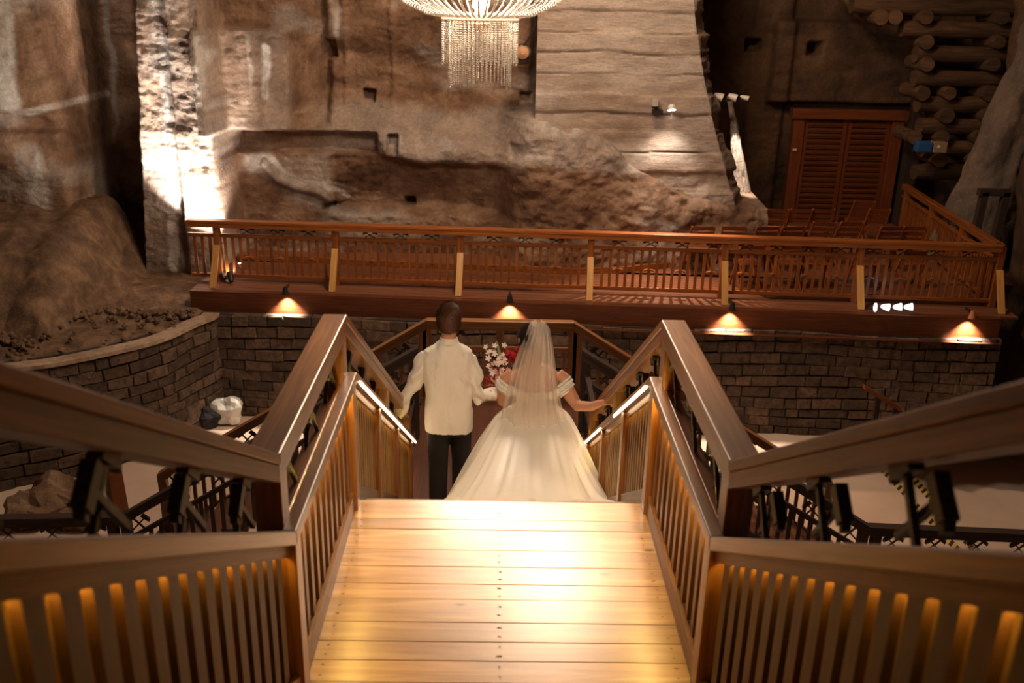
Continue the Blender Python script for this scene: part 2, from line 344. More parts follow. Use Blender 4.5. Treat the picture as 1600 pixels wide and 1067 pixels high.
def pillar():
    # smooth masonry pillar, front face wraps round its right edge
    us = np.arange(0, 1.0001, 1/300); zs = np.concatenate([np.arange(-2.1, 3.4, .022), np.arange(3.4, 8.6, .06)]); U, Z = np.meshgrid(us, zs)
    xr = 4.28-.37*(Z+1.3)-.0*Z+.035*np.maximum(Z, 0)**2; xl = .55+0*Z; f = .74
    fr = np.clip(U/f, 0, 1); sd = np.clip((U-f)/(1-f), 0, 1); X = xl+(xr-xl)*fr; Y = 16.45+sd*.45+.0*X
    X = X+sd*.22
    row = Z*3.05; k = np.floor(row+.12*fbm(X, Z, 1.2, 2, 5)); fz = row+.12*fbm(X, Z, 1.2, 2, 5)-k
    g = np.exp(-((fz-.03)/.035)**2)*np.clip(.4+1.6*fbm(X*.8, k*3.7, 1.3, 3, 15), 0, 1)
    colx = (X+(k % 2)*.9)/1.7; vx = colx-np.floor(colx); g2 = np.exp(-((vx-.02)/.012)**2)*.12
    hard = sm(.0, .9, -Z+.0)*sm(1.8, 3.4, X)
    D = .07*g+.03*g2+.03*np.sin(k*2.3)*sm(0, .2, fz)+.05*fbm(X, Z*2, 1.4, 5, 8)+.09*hard*fbm(X, Z, 3, 4, 18)+sd*.05*fbm(Y, Z*2, 2.5, 3, 28)
    S = .2+.5*fbm(X*.5, Z*1.8, 1.2, 4, 33)-.5*g-.3*sd
    P = np.stack([X, Y+D*(sd < .02)+.0*X, Z], -1); P[..., 0] -= D*(sd >= .02)*1.5
    grid('wall_pillar', P, np.clip(S, 0, .5), M['plaster'])
pillar()

def rock_face(name, x0, x1, z0, z1, yf, mat, step=.05, amp=.25, seed=5, salt=0, sc=.9):
    xs = np.arange(x0, x1, step); zs = np.arange(z0, z1, step); X, Z = np.meshgrid(xs, zs)
    Y = yf(X, Z)+amp*fbm(X, Z, sc, 6, seed)+.3*amp*fbm(X*.6, Z*2, 3, 4, seed+9)
    return grid(name, np.stack([X, Y, Z], -1), salt+0*X, mat)
# brown wall beyond the chapel floor: flat slab over the door, deeper to both sides
def yright(X, Z):
    Y = 20.75-.3*bump2(X, Z, 5.6, 8.7, .5, 2.15, .05)-.15*bump2(X, Z, 5.2, 6.0, -2.2, 5, .08)
    for px, py in ((1181, 72), (1272, 76)):
        p = aY(px, py, 20.5); Y = Y+.5*bump2(X, Z, p.x-.14, p.x+.14, p.z-.12, p.z+.12, .03)
    return Y
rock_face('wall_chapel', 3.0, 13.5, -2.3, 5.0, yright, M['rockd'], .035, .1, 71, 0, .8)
# lit edge of rock just right of the pillar
def edge_column():
    ts = np.linspace(0, 1, 90); an = np.linspace(-PI*.9, PI*.35, 40); T, A = np.meshgrid(ts, an, indexing='ij')
    p0, p1 = aY(1140, 150, 17.6), aY(1174, 372, 17.6); top = 2.2
    cx = p0.x+(p1.x-p0.x)*T; cy = 17.9+0*T; z = p0.z+(LZ-.1-p0.z)*T; r = .04+.2*T+.04*fbm(A*2, T*8, 1.5, 4, 3)
    grid('trim_1', np.stack([cx+r*np.cos(A), cy-.3+r*np.sin(A), z], -1), .35+0*T, M['rock'])
edge_column()
# right wall closing the chapel and the shaft, in deep shade
def right_wall():
    ys = np.arange(-1, 21, .08); zs = np.arange(-4.2, 4.6, .08); Y, Z = np.meshgrid(ys, zs)
    X = 8.55+.9*sm(15, 17.5, Y)+1.7*sm(17.8, 19.5, Y)+.35*fbm(Y, Z, .6, 5, 7)-.12*Z*sm(0, 2, Z)-.5*(1-sm(10, 13, Y))*0
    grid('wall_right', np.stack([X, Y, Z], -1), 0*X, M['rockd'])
right_wall()
# the pale rock shoulder at the right edge
def shoulder():
    ts = np.linspace(0, 1, 80); an = np.linspace(-PI, .2, 50); T, A = np.meshgrid(ts, an, indexing='ij')
    cx = 9.45-.85*(1-T)*0-.75*T; cy = 17.2+0*T; z = 2.4-4.4*T; r = .36+.3*T+.14*fbm(A*1.5, T*5, 1.2, 5, 31)
    grid('trim_2', np.stack([cx+r*np.cos(A)*1.1, cy+r*np.sin(A), z], -1), .1+0*T, M['rockd'])
shoulder()
def left_wall():
    ys = np.arange(-1, 16.5, .08); zs = np.arange(-4.2, 4.6, .08); Y, Z = np.meshgrid(ys, zs)
    X = -9.6+.5*fbm(Y, Z, .6, 5, 57)+.1*np.sin(4*Z+Y)
    grid('wall_left', np.stack([X, Y, Z], -1), .2*sm(.5, .8, .5+.5*fbm(Y, Z, 1, 4, 8)), M['rock'])
left_wall()
b = MB(); b.box(-11, 11, -3, 16.5, FZ-.3, FZ)
tag(b.build('floor', M['floor']), kind='structure')

# ------------------------------------------------------------------ stone block walls
def block_wall(name, path, z0, z1, seed, cap=None, thick=.45):
    rr = random.Random(seed); P = [Vector(p) for p in path]; cum = [0]
    for a, b_ in zip(P[:-1], P[1:]): cum.append(cum[-1]+(b_-a).length)
    def at(s, off):
        s = min(max(s, 0), cum[-1]-1e-4); k = max(i for i in range(len(cum)-1) if cum[i] <= s); d = (P[k+1]-P[k]).normalized()
        q = P[k]+d*(s-cum[k]); nrm = Vector((d.y, -d.x)); return q+nrm*off       # towards the viewer
    vs, fs, col = [], [], []
    def add(pts, faces, c):
        i = len(vs); vs.extend(pts); fs.extend([tuple(i+k for k in f) for f in faces]); col.extend([c]*len(pts))
    z = z0
    while z < z1-.03:
        h = min(rr.uniform(.14, .2), z1-z);
        if z1-z-h < .08: h = z1-z
        s = -rr.uniform(0, .3)
        while s < cum[-1]:
            L = rr.uniform(.2, .5); a, b_ = max(s, 0), min(s+L, cum[-1])
            if b_-a > .05:
                o = rr.uniform(.0, .03); g = .005; i = .016; pts = []
                for (u, v, off) in ((a+g, z+g, -.12), (b_-g, z+g, -.12), (b_-g, z+h-g, -.12), (a+g, z+h-g, -.12),
                                    (a+g, z+g, o-.02), (b_-g, z+g, o-.02), (b_-g, z+h-g, o-.02), (a+g, z+h-g, o-.02),
                                    (a+i, z+i, o), (b_-i, z+i, o), (b_-i, z+h-i, o), (a+i, z+h-i, o)):
                    w_ = .025*math.sin(u*1.7+z*3); q = at(u+rr.uniform(-.009, .009), off+rr.uniform(-.009, .009)); pts.append((q.x, q.y, v+w_+rr.uniform(-.008, .008)))
                F = [(8, 9, 10, 11)]
                for k in range(4): j = (k+1) % 4; F += [(k, j, 4+j, 4+k), (4+k, 4+j, 8+j, 8+k)]
                add(pts, F, rr.random())
            s += L
        z += h
    me = bpy.data.meshes.new(name); me.from_pydata(vs, [], fs); me.materials.append(M['stone']); me.materials.append(M['stonemortar'])
    # core
    n = 40; core = []
    bm = bmesh.new(); bm.from_mesh(me); fl = bm.verts.layers.float.new('salt')
    bm.verts.ensure_lookup_table()
    for v, c in zip(bm.verts, col): v[fl] = c
    rings = []
    for k in range(n+1):
        s = cum[-1]*k/n; A, B = at(s, -.035), at(s, -thick)
        rings.append([bm.verts.new((A.x, A.y, z0)), bm.verts.new((A.x, A.y, z1-.01)), bm.verts.new((B.x, B.y, z1-.01)), bm.verts.new((B.x, B.y, z0))])
    for k in range(n):
        for j in range(3):
            f = bm.faces.new((rings[k][j], rings[k+1][j], rings[k+1][j+1], rings[k][j+1])); f.material_index = 1
    bmesh.ops.recalc_face_normals(bm, faces=bm.faces)
    bm.to_mesh(me); bm.free(); o = bpy.data.objects.new(name, me); C.objects.link(o); tag(o, kind='structure')
    if cap:
        c = MB(); m_ = 30
        for k in range(m_):
            a, b_ = cum[-1]*k/m_, cum[-1]*(k+1)/m_; q = [at(a, .05), at(b_, .05), at(b_, -.2), at(a, -.2)]
            zt, zb = z1+.05, z1-.005
            c.quad([(p.x, p.y, zt) for p in q]); c.quad([(q[0].x, q[0].y, zb), (q[1].x, q[1].y, zb), (q[1].x, q[1].y, zt), (q[0].x, q[0].y, zt)])
        o2 = c.build('coping', cap, o, weld=True)
    return o
block_wall('wall_front', [(-4.75, 14.22), (0, 14.0), (4, 13.88), (7.75, 13.62)], FZ, -2.3, 4)
cw = [aZ(px, py, -2.27) for px, py in ((-60, 585), (20, 572), (75, 567), (150, 552), (250, 530), (310, 500))]
path = [(-8.6, 10.3)]+[(p.x, p.y) for p in cw]+[(-4.5, 14.0), (-4.48, 14.25)]
# resample the curve smoothly
def smooth(path, it=2):
    for _ in range(it):
        out = [path[0]]
        for a, b_ in zip(path[:-1], path[1:]): out += [(a[0]*.75+b_[0]*.25, a[1]*.75+b_[1]*.25), (a[0]*.25+b_[0]*.75, a[1]*.25+b_[1]*.75)]
        out.append(path[-1]); path = out
    return path
M['coping'] = rock('pale_mortar_coping', (.3, .2, .13), (.4, .28, .19), (.5, .36, .25), 3, .5)
cpath = smooth(path)
block_wall('wall_curved', cpath, FZ, -2.33, 9, M['coping'])
# rubble bed behind the curved wall
xs = np.arange(-10.5, -4.0, .05); ys = np.arange(9.6, 16.6, .05); X, Y = np.meshgrid(xs, ys)
px_ = np.array([p[0] for p in cpath]); py_ = np.array([p[1] for p in cpath]); yb = np.interp(X, px_, py_)+.08
Yc = np.maximum(Y, yb); depth = Yc-yb
ft = [aZ(px, py, -2.3) for px, py in ((0, 530), (56, 538), (94, 522), (131, 497), (169, 490), (262, 494), (300, 490))]
fx_ = np.array([-11, -8.5]+[p.x for p in ft]+[-4.0]); fy_ = np.array([10.9, 11.6]+[p.y for p in ft]+[14.6]); o_ = np.argsort(fx_)
yf = np.interp(X+.12*fbm(X, Y, 1.5, 3, 8), fx_[o_], fy_[o_])+.1*fbm(X, Y, 2.5, 4, 19); up_ = np.maximum(0, Yc-yf)
Z = -2.38+.05*fbm(X, Y, 2, 4, 3)+.12*sm(.3, 1.2, depth)-.05*(1-sm(0, .3, depth))+(.12+1.25*(1-sm(-7.0, -6.1, X)))*(1-np.exp(-up_*1.0))+.08*fbm(X*2, Y*2, 2, 4, 23)*sm(0, .3, up_)*(1-sm(-6, -5.6, X))
grid('floor_ledge', np.stack([X, Yc, Z], -1), 0*X, M['rubble'])
def stones():
    r = random.Random(5); bm = bmesh.new()
    for _ in range(420):
        x = r.uniform(-9, -4.8); y0 = float(np.interp(x, px_, py_)); yfo = float(np.interp(x, fx_[o_], fy_[o_])); y = yfo-abs(r.gauss(0, .22)) if r.random() < .75 else r.uniform(y0+.25, max(y0+.3, yfo)); y = max(y, y0+.2); s = r.uniform(.02, .06)
        v = bmesh.ops.create_icosphere(bm, subdivisions=1, radius=s)['verts']
        for q in v: q.co = Vector((q.co.x*r.uniform(.7, 1.3), q.co.y*r.uniform(.7, 1.3), q.co.z*r.uniform(.6, 1)))+Vector((x, y, -2.3+.1*min(1, max(0, (y-y0-.3)/.9))))
    me = bpy.data.meshes.new('loose_rubble'); bm.to_mesh(me); bm.free(); me.materials.append(M['rubble']); o = bpy.data.objects.new('loose_rubble', me); C.objects.link(o)
    tag(o, 'loose brown rubble scattered on the ledge behind the curved stone wall', 'rubble', kind='stuff')
stones()

# ------------------------------------------------------------------ railings
UP = Vector((0, 0, 1))
def hammer_mesh(mat, hh=.22, wd=.17, t=.022, name='hammer_ornament'):
    mb = MB()
    for s in (-1, 1):
        a = Vector((-s*wd/2, s*.009, 0)); b_ = Vector((s*wd/2*.8, s*.009, hh*.82)); d = (b_-a).normalized(); side = Vector((d.z, 0, -d.x))
        mb.beam(a, b_+d*.03, side*t*.4, Vector((0, .008, 0)))
        mb.beam(b_-side*.05, b_+side*.05, d*.02, Vector((0, .017, 0)))
        mb.beam(b_+side*.05*s, b_+side*.068*s-d*.012, d*.012, Vector((0, .012, 0)))
    return mb.mesh(name, mat)
HM = hammer_mesh(M['iron']); HMD = hammer_mesh(M['darkwood'])
def railing(name, label, A, B, n, cat='railing', group=None, H=1.064, mat='rail', bal='slat', obal=None, pitch=.118, handrail=False, led=None,
            posts=(), hammers=True, hstep=4, topw=.12, bw=.045, bt=.024, off=.06, mid=.72, ornament=False, hmat=None, topb=.045, base=0, outer=True, post_w=.1, hphase=2, topcap=True, inner_post=(), segs=((.06, 3.1),), sw=.045):
    """A, B foot points; n = unit vector towards the walker; rail stands 'off' outside the A-B line"""
    A, B, n = Vector(A), Vector(B), Vector(n); d = B-A; L = Vector((d.x, d.y, 0)).length; hd = Vector((d.x, d.y, 0)).normalized()
    root = empty(name, A, label, cat, group); T = lambda t, h, o: (B-A)*(t/L)+UP*h-n*o   # local coords
    m_ = M[mat]
    mb = MB(); o = off
    mb.beam(T(0, H-topb/2, o), T(L, H-topb/2, o), n*topw/2, UP*topb/2)
    top = mb.build('top_rail', m_, root, bevel=.006)
    mb = MB(); mb.beam(T(0, H-topb-.035, o), T(L, H-topb-.035, o), n*(topw/2-.006), UP*.034); mb.build('under_rail', m_, root, bevel=.003)
    mb = MB(); mb.beam(T(0, mid-.03, o), T(L, mid-.03, o), n*.03, UP*.03); mb.build('mid_rail', m_, root, bevel=.004)
    mb = MB(); mb.beam(T(0, .1+base, o), T(L, .1+base, o), n*.03, UP*.03); mb.build('bottom_rail', m_, root, bevel=.004)
    ang = math.atan2(hd.y, hd.x)
    hb = mid-.06-.13-base
    mb = MB(); mb.beam((0, 0, 0), (0, 0, hb), (bw/2, 0, 0), (0, bt/2, 0)); bm_ = mb.mesh('baluster', M[obal or bal])
    N = int(L/pitch); k0 = (L-(N-1)*pitch)/2 if N > 1 else L/2
    def near_post(t): return any(abs(t-p) < post_w*.75 for p in posts)
    for k in range(N):
        t = k0+k*pitch
        if near_post(t) or not outer: continue
        inst('baluster', bm_, T(t, .13+base, o), root, ang)
    if hammers:
        k = hphase
        hm = hmat or HM
        while k0+k*pitch < L:
            t = k0+(k+.0)*pitch
            if not near_post(t): inst('hammer_ornament', hm, T(t, mid+.002+(.0), o), root, ang, (1, 1, (H-topb-.07-mid)/.225))
            k += hstep
    if ornament:
        mb = MB()
        for s in (-1, 1): mb.beam((0, 0, .012), (s*.085, 0, -.012), (0, .03, 0), (0, 0, .013))
        om = mb.mesh('carved_ornament', m_); k = hphase
        while k0+k*pitch < L:
            t = k0+k*pitch
            if not near_post(t): inst('carved_ornament', om, T(t, mid*.52, o), root, ang)
            k += hstep
    for p in posts:
        mb = MB(); mb.beam(T(p, 0, o), T(p, H-topb-.005, o), hd*post_w/2, n*post_w/2); mb.build('newel_post', m_, root, bevel=.004)
    if handrail:
        hi = .755
        mb = MB(); mb.beam(T(0, hi-.03, -.012), T(L, hi-.03, -.012), n*.027, UP*.03); mb.build('handrail', M['handrail'], root, bevel=.006)
        mb = MB(); mb.beam(T(0, .055, -.004), T(L, .055, -.004), n*.012, UP*.055); mb.build('kick_board', M['slat'], root)
        mb = MB(); mb.beam((0, 0, 0), (0, 0, hi-.06-.11), (sw/2, 0, 0), (0, .012, 0)); im = mb.mesh('slat', M[bal])
        ip = pitch if outer else .082
        for k in range(int(L/ip)):
            t = (k0 if outer else .02)+(k+.5)*ip
            if t > L-.03 or any(abs(t-q) < .06 for q in inner_post): continue
            inst('slat', im, T(t, .11, .012), root, ang)
        for p in inner_post:
            mb = MB(); mb.beam(T(p, 0, .0), T(p, hi-.06, .0), hd*.045, n*.03); mb.build('inner_post', M['rail'], root, bevel=.003)
        mb = MB(); mb.beam(T(0, hi-.085, .0), T(L, hi-.085, .0), n*.009, UP*.026); mb.build('valance', m_, root)
        if led == 'side':
            for a, b_ in segs:
                mb = MB(); mb.beam(T(a, hi-.048, -.043), T(b_, hi-.048, -.043), n*.005, UP*.009); mb.build('led_strip', M['led'], root)
        if led == 'under':
            mb = MB(); mb.beam(T(.03, hi-.066, -.02), T(L-.03, hi-.066, -.02), n*.005, UP*.003); mb.build('led_strip', M['ledf'], root)
        if led == 'between':
            mb = MB(); mb.beam(T(0, hi-.068, .02), T(L, hi-.068, .02), n*.028, UP*.004); mb.build('strip_light_shield', m_, root)  # board added to stop strip light leaking upwards
        if led in ('between', 'under', 'side'):
            mb = MB(); mb.beam(T(.03, hi-.1, .018), T(L-.03, hi-.1, .018), n*.004, UP*.004); mb.build('led_strip', M['leds' if led == 'side' else 'ledy'], root)
    return root

Y0, Y1, S = 2.96, 4.476, .609
XB = .785        # baluster line half width
Y2 = Y1+(-LZ)/S  # 7.72
GR = 'stair railings'
YU = -.35
for s, side in ((-1, 'left'), (1, 'right')):
    n = (-s, 0, 0); x = s*XB
    railing('stair_railing', f'brown varnished railing beside the {side} edge of the pale top landing, with lower handrail', (x, Y0, 0), (x, Y1, 0), n, handrail=True, led='under', obal='slatp', posts=(.07, Y1-Y0-.05), inner_post=(.06, Y1-Y0-.045), hphase=2)
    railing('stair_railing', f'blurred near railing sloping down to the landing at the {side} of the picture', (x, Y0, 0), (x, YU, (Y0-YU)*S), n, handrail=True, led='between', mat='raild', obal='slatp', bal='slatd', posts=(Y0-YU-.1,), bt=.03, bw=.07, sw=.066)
    railing('stair_railing', f'railing with glowing light strip down the {side} side of the flight the couple walks', (x, Y1, 0), (x, Y2, LZ), n, handrail=True, led='side', bal='slatp', outer=False, sw=.036, segs=((.06, 3.1),) if s < 0 else ((.06, 1.2), (1.9, 3.1)), posts=(1.65, 3.2,), inner_post=(.9, 1.9, 2.9))

# landing and flights
mains = empty('wooden_staircase', (0, Y1, LZ), 'wide pine staircase with a bright plank landing in front of the couple', 'staircase')
def part(mb, name, mat, parent, **k):
    o = mb.build(name, mat, parent, **k); o.matrix_parent_inverse = Matrix.Translation(-parent.location); return o
ysb = [4.506, 4.314, 4.214, 4.025, 3.881, 3.74, 3.622, 3.455, 3.324, 3.202, 3.071, 2.93, 2.78]
for a, b_ in zip(ysb[:-1], ysb[1:]):
    mb = MB(); mb.box(-.83, .83, b_+.0011, a-.0011, -.04, random.uniform(-.0015, .0)); part(mb, 'landing_board', M['pine'], mains, bevel=.002)
nb = MB()
for a, b_ in zip(ysb[:-1], ysb[1:]):
    for x in (-.72, -.005, .72):
        for yy in ((a+b_)/2-.03, (a+b_)/2+.03):
            q = [(x+random.uniform(-.01, .01)+.0045*math.cos(2*PI*k/8), yy+.0045*math.sin(2*PI*k/8), .0012) for k in range(8)]; nb.quad(q)
part(nb, 'nail_heads', M['nail'], mains)
NS = 12; rise = -LZ/NS; run = (Y2-Y1)/NS
for k in range(NS):
    ya = Y1+.03+k*run; z = -(k+1)*rise
    if k == NS-1: continue
    mb = MB(); mb.box(-.83, .83, ya-.03, ya+run+.03, z-.035, z); part(mb, 'tread', M['tread'], mains, bevel=.003)
for k in range(NS):
    mb = MB(); mb.box(-.82, .82, Y1+.0+k*run, Y1+.02+k*run, -(k+1)*rise, -k*rise-.04); part(mb, 'riser', M['tread'], mains)
for k in range(12):
    ya = 2.78-k*run; z = (k+1)*rise
    mb = MB(); mb.box(-.83, .83, ya-run, ya+.02, z-.035, z); part(mb, 'tread', M['tread'], mains)
    mb = MB(); mb.box(-.82, .82, ya-.02, ya, z-rise, z-.035); part(mb, 'riser', M['tread'], mains)
for s in (-1, 1):
    mb = MB()
    mb.beam((s*.875, YU, (Y0-YU)*S-.13), (s*.875, Y0, -.13), (.03, 0, 0), (0, 0, .16)); part(mb, 'stringer', M['rail'], mains)
    mb = MB(); mb.beam((s*.875, Y0, -.13), (s*.875, Y1, -.13), (.03, 0, 0), (0, 0, .16)); part(mb, 'stringer', M['rail'], mains)
    mb = MB(); mb.beam((s*.875, Y1, -.13), (s*.875, Y2, LZ-.13), (.03, 0, 0), (0, 0, .16)); part(mb, 'stringer', M['rail'], mains)
    for y in (Y0+.1, Y1-.1):
        mb = MB(); mb.box(s*.8-.07, s*.8+.07, y-.07, y+.07, FZ, -.05); part(mb, 'support_post', M['darkwood'], mains)
# lower landing and side flights
YN, YF = 9.45, 10.42; RUN = (LZ-FZ)/.62
mb = MB(); mb.box(-.9, .9, Y2-.0, YF+.1, LZ-.06, LZ); part(mb, 'lower_landing', M['fascia'], mains)
for s in (-1, 1):
    for k in range(12):
        x0 = .9+k*RUN/12; z = LZ-(k+1)*(LZ-FZ)/13
        mb = MB(); a, b_ = sorted((s*x0, s*(x0+RUN/12+.03))); mb.box(a, b_, YN, YF, z-.04, z); part(mb, 'side_tread', M['fascia'], mains)
        mb = MB(); a, b_ = sorted((s*(x0-.01), s*(x0+.01))); mb.box(a, b_, YN, YF, z, z+.16); part(mb, 'side_riser', M['fascia'], mains)
for s, side in ((-1, 'left'), (1, 'right')):
    xe = s*(.86+RUN)
    railing('lower_railing', f'far railing going down along the {side} side flight below the deck wall', (s*.86, YF, LZ), (xe, YF, FZ), (0, -1, 0), H=.95, mid=.62, posts=(.05, RUN-.05), mat='rail', bal='rail', hmat=HMD)
    railing('lower_railing', f'near dark railing going down along the {side} side flight under the stairs', (s*.86, YN-.1, LZ), (xe, YN-.1, FZ), (0, 1, 0), H=1.06, mid=.74, posts=(.05, RUN-.05), mat='darkwood', bal='darkwood', hmat=HMD)
    railing('lower_railing', f'dark level railing on the pale chamber floor at the lower {side}', (xe, YN-.1, FZ), (xe+s*2.6, YN-.25, FZ), (0, 1, 0), H=1.06, mid=.74, posts=(.1, 2.5), mat='darkwood', bal='darkwood', hmat=HMD)
    railing('lower_railing', f'short {side} side railing of the lower landing beside the couple', (s*.86, Y2, LZ), (s*.86, YN-.1, LZ), (-s, 0, 0), H=.8, topw=.05, mid=.5, posts=(.05,), mat='darkwood', bal='darkwood', hmat=HMD)
railing('lower_railing', 'level brown railing across the far end of the lower landing ahead of the couple', (-.86, YF, LZ), (.86, YF, LZ), (0, -1, 0), H=.95, mid=.62, posts=(.0, .86, 1.72), mat='rail', bal='rail', hmat=HMD, off=.06)

# ------------------------------------------------------------------ the deck with its railing
EA, EB = Vector((-4.92, 14.47, LZ)), Vector((7.72, 13.75, LZ)); ED = (EB-EA); EL = ED.length; eh = ED.normalized(); en = Vector((eh.y, -eh.x, 0))   # en points to the viewer
deck = empty('timber_deck', EA, 'raised reddish timber deck edge with deep fascia beam above the stone wall', 'deck')
mb = MB(); mb.beam((0, 0, -.18), ED+Vector((0, 0, -.18)), en*.06, UP*.18); mb.build('fascia_beam', M['fascia'], deck, bevel=.006)
mb = MB(); mb.beam(en*.11+UP*-.366, ED+en*.11+UP*-.366, en*.1, UP*.006); mb.build('fascia_lip', M['fascia'], deck)  # beam's lower lip, widened to keep downlight spill off the stones
bx0 = 0; k = 0
def dp(s, back, z=0): return eh*s-en*back+UP*z
for j in range(12):   # boards run along the deck
    b0 = .06+j*.14
    mb = MB(); mb.beam(dp(0, b0+.067, -.02), dp(EL+.3, b0+.067, -.02), en*.0655, UP*.02); mb.build('deck_board', M['deck'], deck)
# chapel floor behind (tan boards), structure
b = MB(); b.quad([(-5.6, 16.3, LZ-.005), (3.0, 15.9, LZ-.005), (9.5, 15.5, LZ-.005), (10.5, 21, LZ-.005), (-5.6, 21, LZ-.005)]); 
tag(b.build('floor_chapel', M['deck']), kind='structure')
mb = MB(); pts = [aZ(px, py, LZ) for px, py in ((372, 405), (712, 421), (800, 424), (900, 428), (966, 426), (1060, 416), (1150, 400))]
for p, q in zip(pts[:-1], pts[1:]): mb.beam(p+UP*.05, q+UP*.05, Vector((0, .04, 0)), UP*.05)
tag(mb.build('wooden_kerb', M['deckrail']), 'low wooden kerb along the foot of the back rock wall', 'kerb')
RA, RB = Vector((-5.05, 15.0, LZ)), Vector((7.82, 14.32, LZ)); RL = (RB-RA).length; rh = (RB-RA).normalized(); rn = Vector((rh.y, -rh.x, 0))
pp = []
for px in (333, 522, 720, 923, 1130, 1336, 1546):
    X = aY(px, 375, 14.75).x; pp.append((X-RA.x)/(RB.x-RA.x)*RL)
dr = railing('deck_railing', 'long reddish timber railing with crossed hammers along the front of the upper deck', RA, RB, -rn, H=1.02, mat='deckrail', bal='deckrail', pitch=.1245, posts=pp, mid=.8, off=0, ornament=True, hphase=3, bw=.045, bt=.03, topw=.16)
for p in pp:
    f = rh*p+rn*.06+UP*.62; g = rh*p+rn*.40+UP*.01; mb = MB(); mb.beam(g, f, rh*.05, rn*.02); mb.build('brace', M['brace'], dr)
SA = Vector((7.82, 14.32, LZ)); SB = Vector((8.3, 19.3, LZ))
railing('deck_railing', 'timber railing running back along the right side of the chair area', SA, SB, Vector((-1, .1, 0)).normalized(), H=1.02, mat='deckrail', bal='deckrail', pitch=.125, posts=(.05, 1.6, 3.2, 4.8), mid=.8, off=0)

# ------------------------------------------------------------------ door behind the chairs
DY = 20.2; dl = aY(1240, 172, DY); dx0, dx1 = 6.1, 8.42; zt = .42
door = empty('door_1', ((dx0+dx1)/2, DY, LZ)); tag(door, kind='structure')
def dpart(mb, nm, mat, **k): return part(mb, nm, mat, door, **k)
for a in (dx0, dx1-.24):
    mb = MB(); mb.box(a, a+.24, DY-.1, DY+.1, LZ, zt-.18); dpart(mb, 'door_frame', M['door'], bevel=.01)
mb = MB(); mb.box(dx0-.06, dx1+.06, DY-.16, DY+.1, zt-.2, zt); dpart(mb, 'door_header', M['door'], bevel=.01)
mid_ = (dx0+dx1)/2
for a, b_ in ((dx0+.24, mid_), (mid_, dx1-.24)):
    mb = MB()
    mb.box(a+.01, a+.09, DY-.05, DY+.01, LZ+.02, zt-.2); mb.box(b_-.09, b_-.01, DY-.05, DY+.01, LZ+.02, zt-.2)
    z = LZ+.1
    while z < zt-.26:
        mb.beam((a+.09, DY-.0, z), (b_-.09, DY-.0, z), (0, .022, .03), (0, .006, -.0045)); mb.beam((a+.09, DY-.03, z+.03), (b_-.09, DY-.03, z+.03), (0, .01, 0), (0, 0, .028)); z += .115
    mb.box(a+.02, b_-.02, DY+.02, DY+.05, LZ, zt-.2)
    dpart(mb, 'louvre_panel', M['door'])
mb = MB(); p = aY(1243, 234, DY-.12); mb.box(p.x-.06, p.x+.02, DY-.14, DY-.1, p.z-.02, p.z+.02); dpart(mb, 'door_latch', M['white'])

# ------------------------------------------------------------------ folding chairs
def make_chair():
    r = empty('folding_chair')
    for s in (-1, 1):
        mb = MB(); mb.beam((s*.2, .22, 0), (s*.2, -.2, .86), (.012, 0, 0), (0, .018, .01)); mb.build('leg', M['chair'], r)
        mb = MB(); mb.beam((s*.175, -.22, 0), (s*.175, .2, .44), (.012, 0, 0), (0, .016, -.01)); mb.build('leg', M['chair'], r)
    mb = MB()
    for k in range(6): mb.beam((-.19, -.17+k*.07, .44), (.19, -.17+k*.07, .44), (0, .027, 0), (0, 0, .008))
    mb.build('seat', M['chair'], r)
    mb = MB()
    for k in range(3): z = .6+k*.11; y = -.2+(.86-z)*.49; mb.beam((-.2, y, z), (.2, y, z), (0, .007, .0), (0, -.02, .038))
    mb.build('backrest', M['chair'], r)
    return r
ch = make_chair()
places = []
chz = LZ+.86
rows = [(314, [1351]), (326, [1216, 1253, 1288, 1318, 1375, 1405]), (346, [1290, 1330]), (353, [1098, 1150, 1200, 1240, 1275, 1312, 1355, 1395, 1432]), (374, [1178, 1206, 1243, 1285, 1322, 1365, 1402, 1438, 1475]), (398, [1180, 1222, 1265, 1305, 1410, 1450])]
seen = []
for py, xs_ in rows:
    for px in xs_:
        p = aZ(px, py+1.0, chz)
        if p.y < 14.8 or any((Vector((p.x, p.y))-q).length < .43 for q in seen) or p.x > 8.0-.2: continue
        seen.append(Vector((p.x, p.y))); places.append(p)
RW = [[], [], [], []]
for p in places: RW[0 if p.y > 17 else 1 if p.y > 16.2 else 2 if p.y > 15.5 else 3].append(p)
for q in RW: q.sort(key=lambda p: p.x)
ORD = ['leftmost', 'second from left', 'third from left', 'fourth from left', 'fifth from left', 'sixth from left', 'seventh from left', 'eighth from left', 'ninth from left', 'tenth from left']
RN = ['row nearest the louvred door', 'second row from the louvred door', 'third row from the louvred door', 'row nearest the deck railing']
places = [(p, f'dark reddish slatted folding chair, {ORD[j]} in the {RN[i]}') for i, q in enumerate(RW) for j, p in enumerate(q)]
cl = {}
for i, (p, lab) in enumerate(places):
    c = ch if i == 0 else copy_tree(ch)
    c.location = (p.x, p.y+.2, LZ); c.rotation_euler = (0, 0, random.uniform(-.12, .12))
    tag(c, lab, 'chair', 'folding chairs on the upper deck')
print('chairs', len(places))

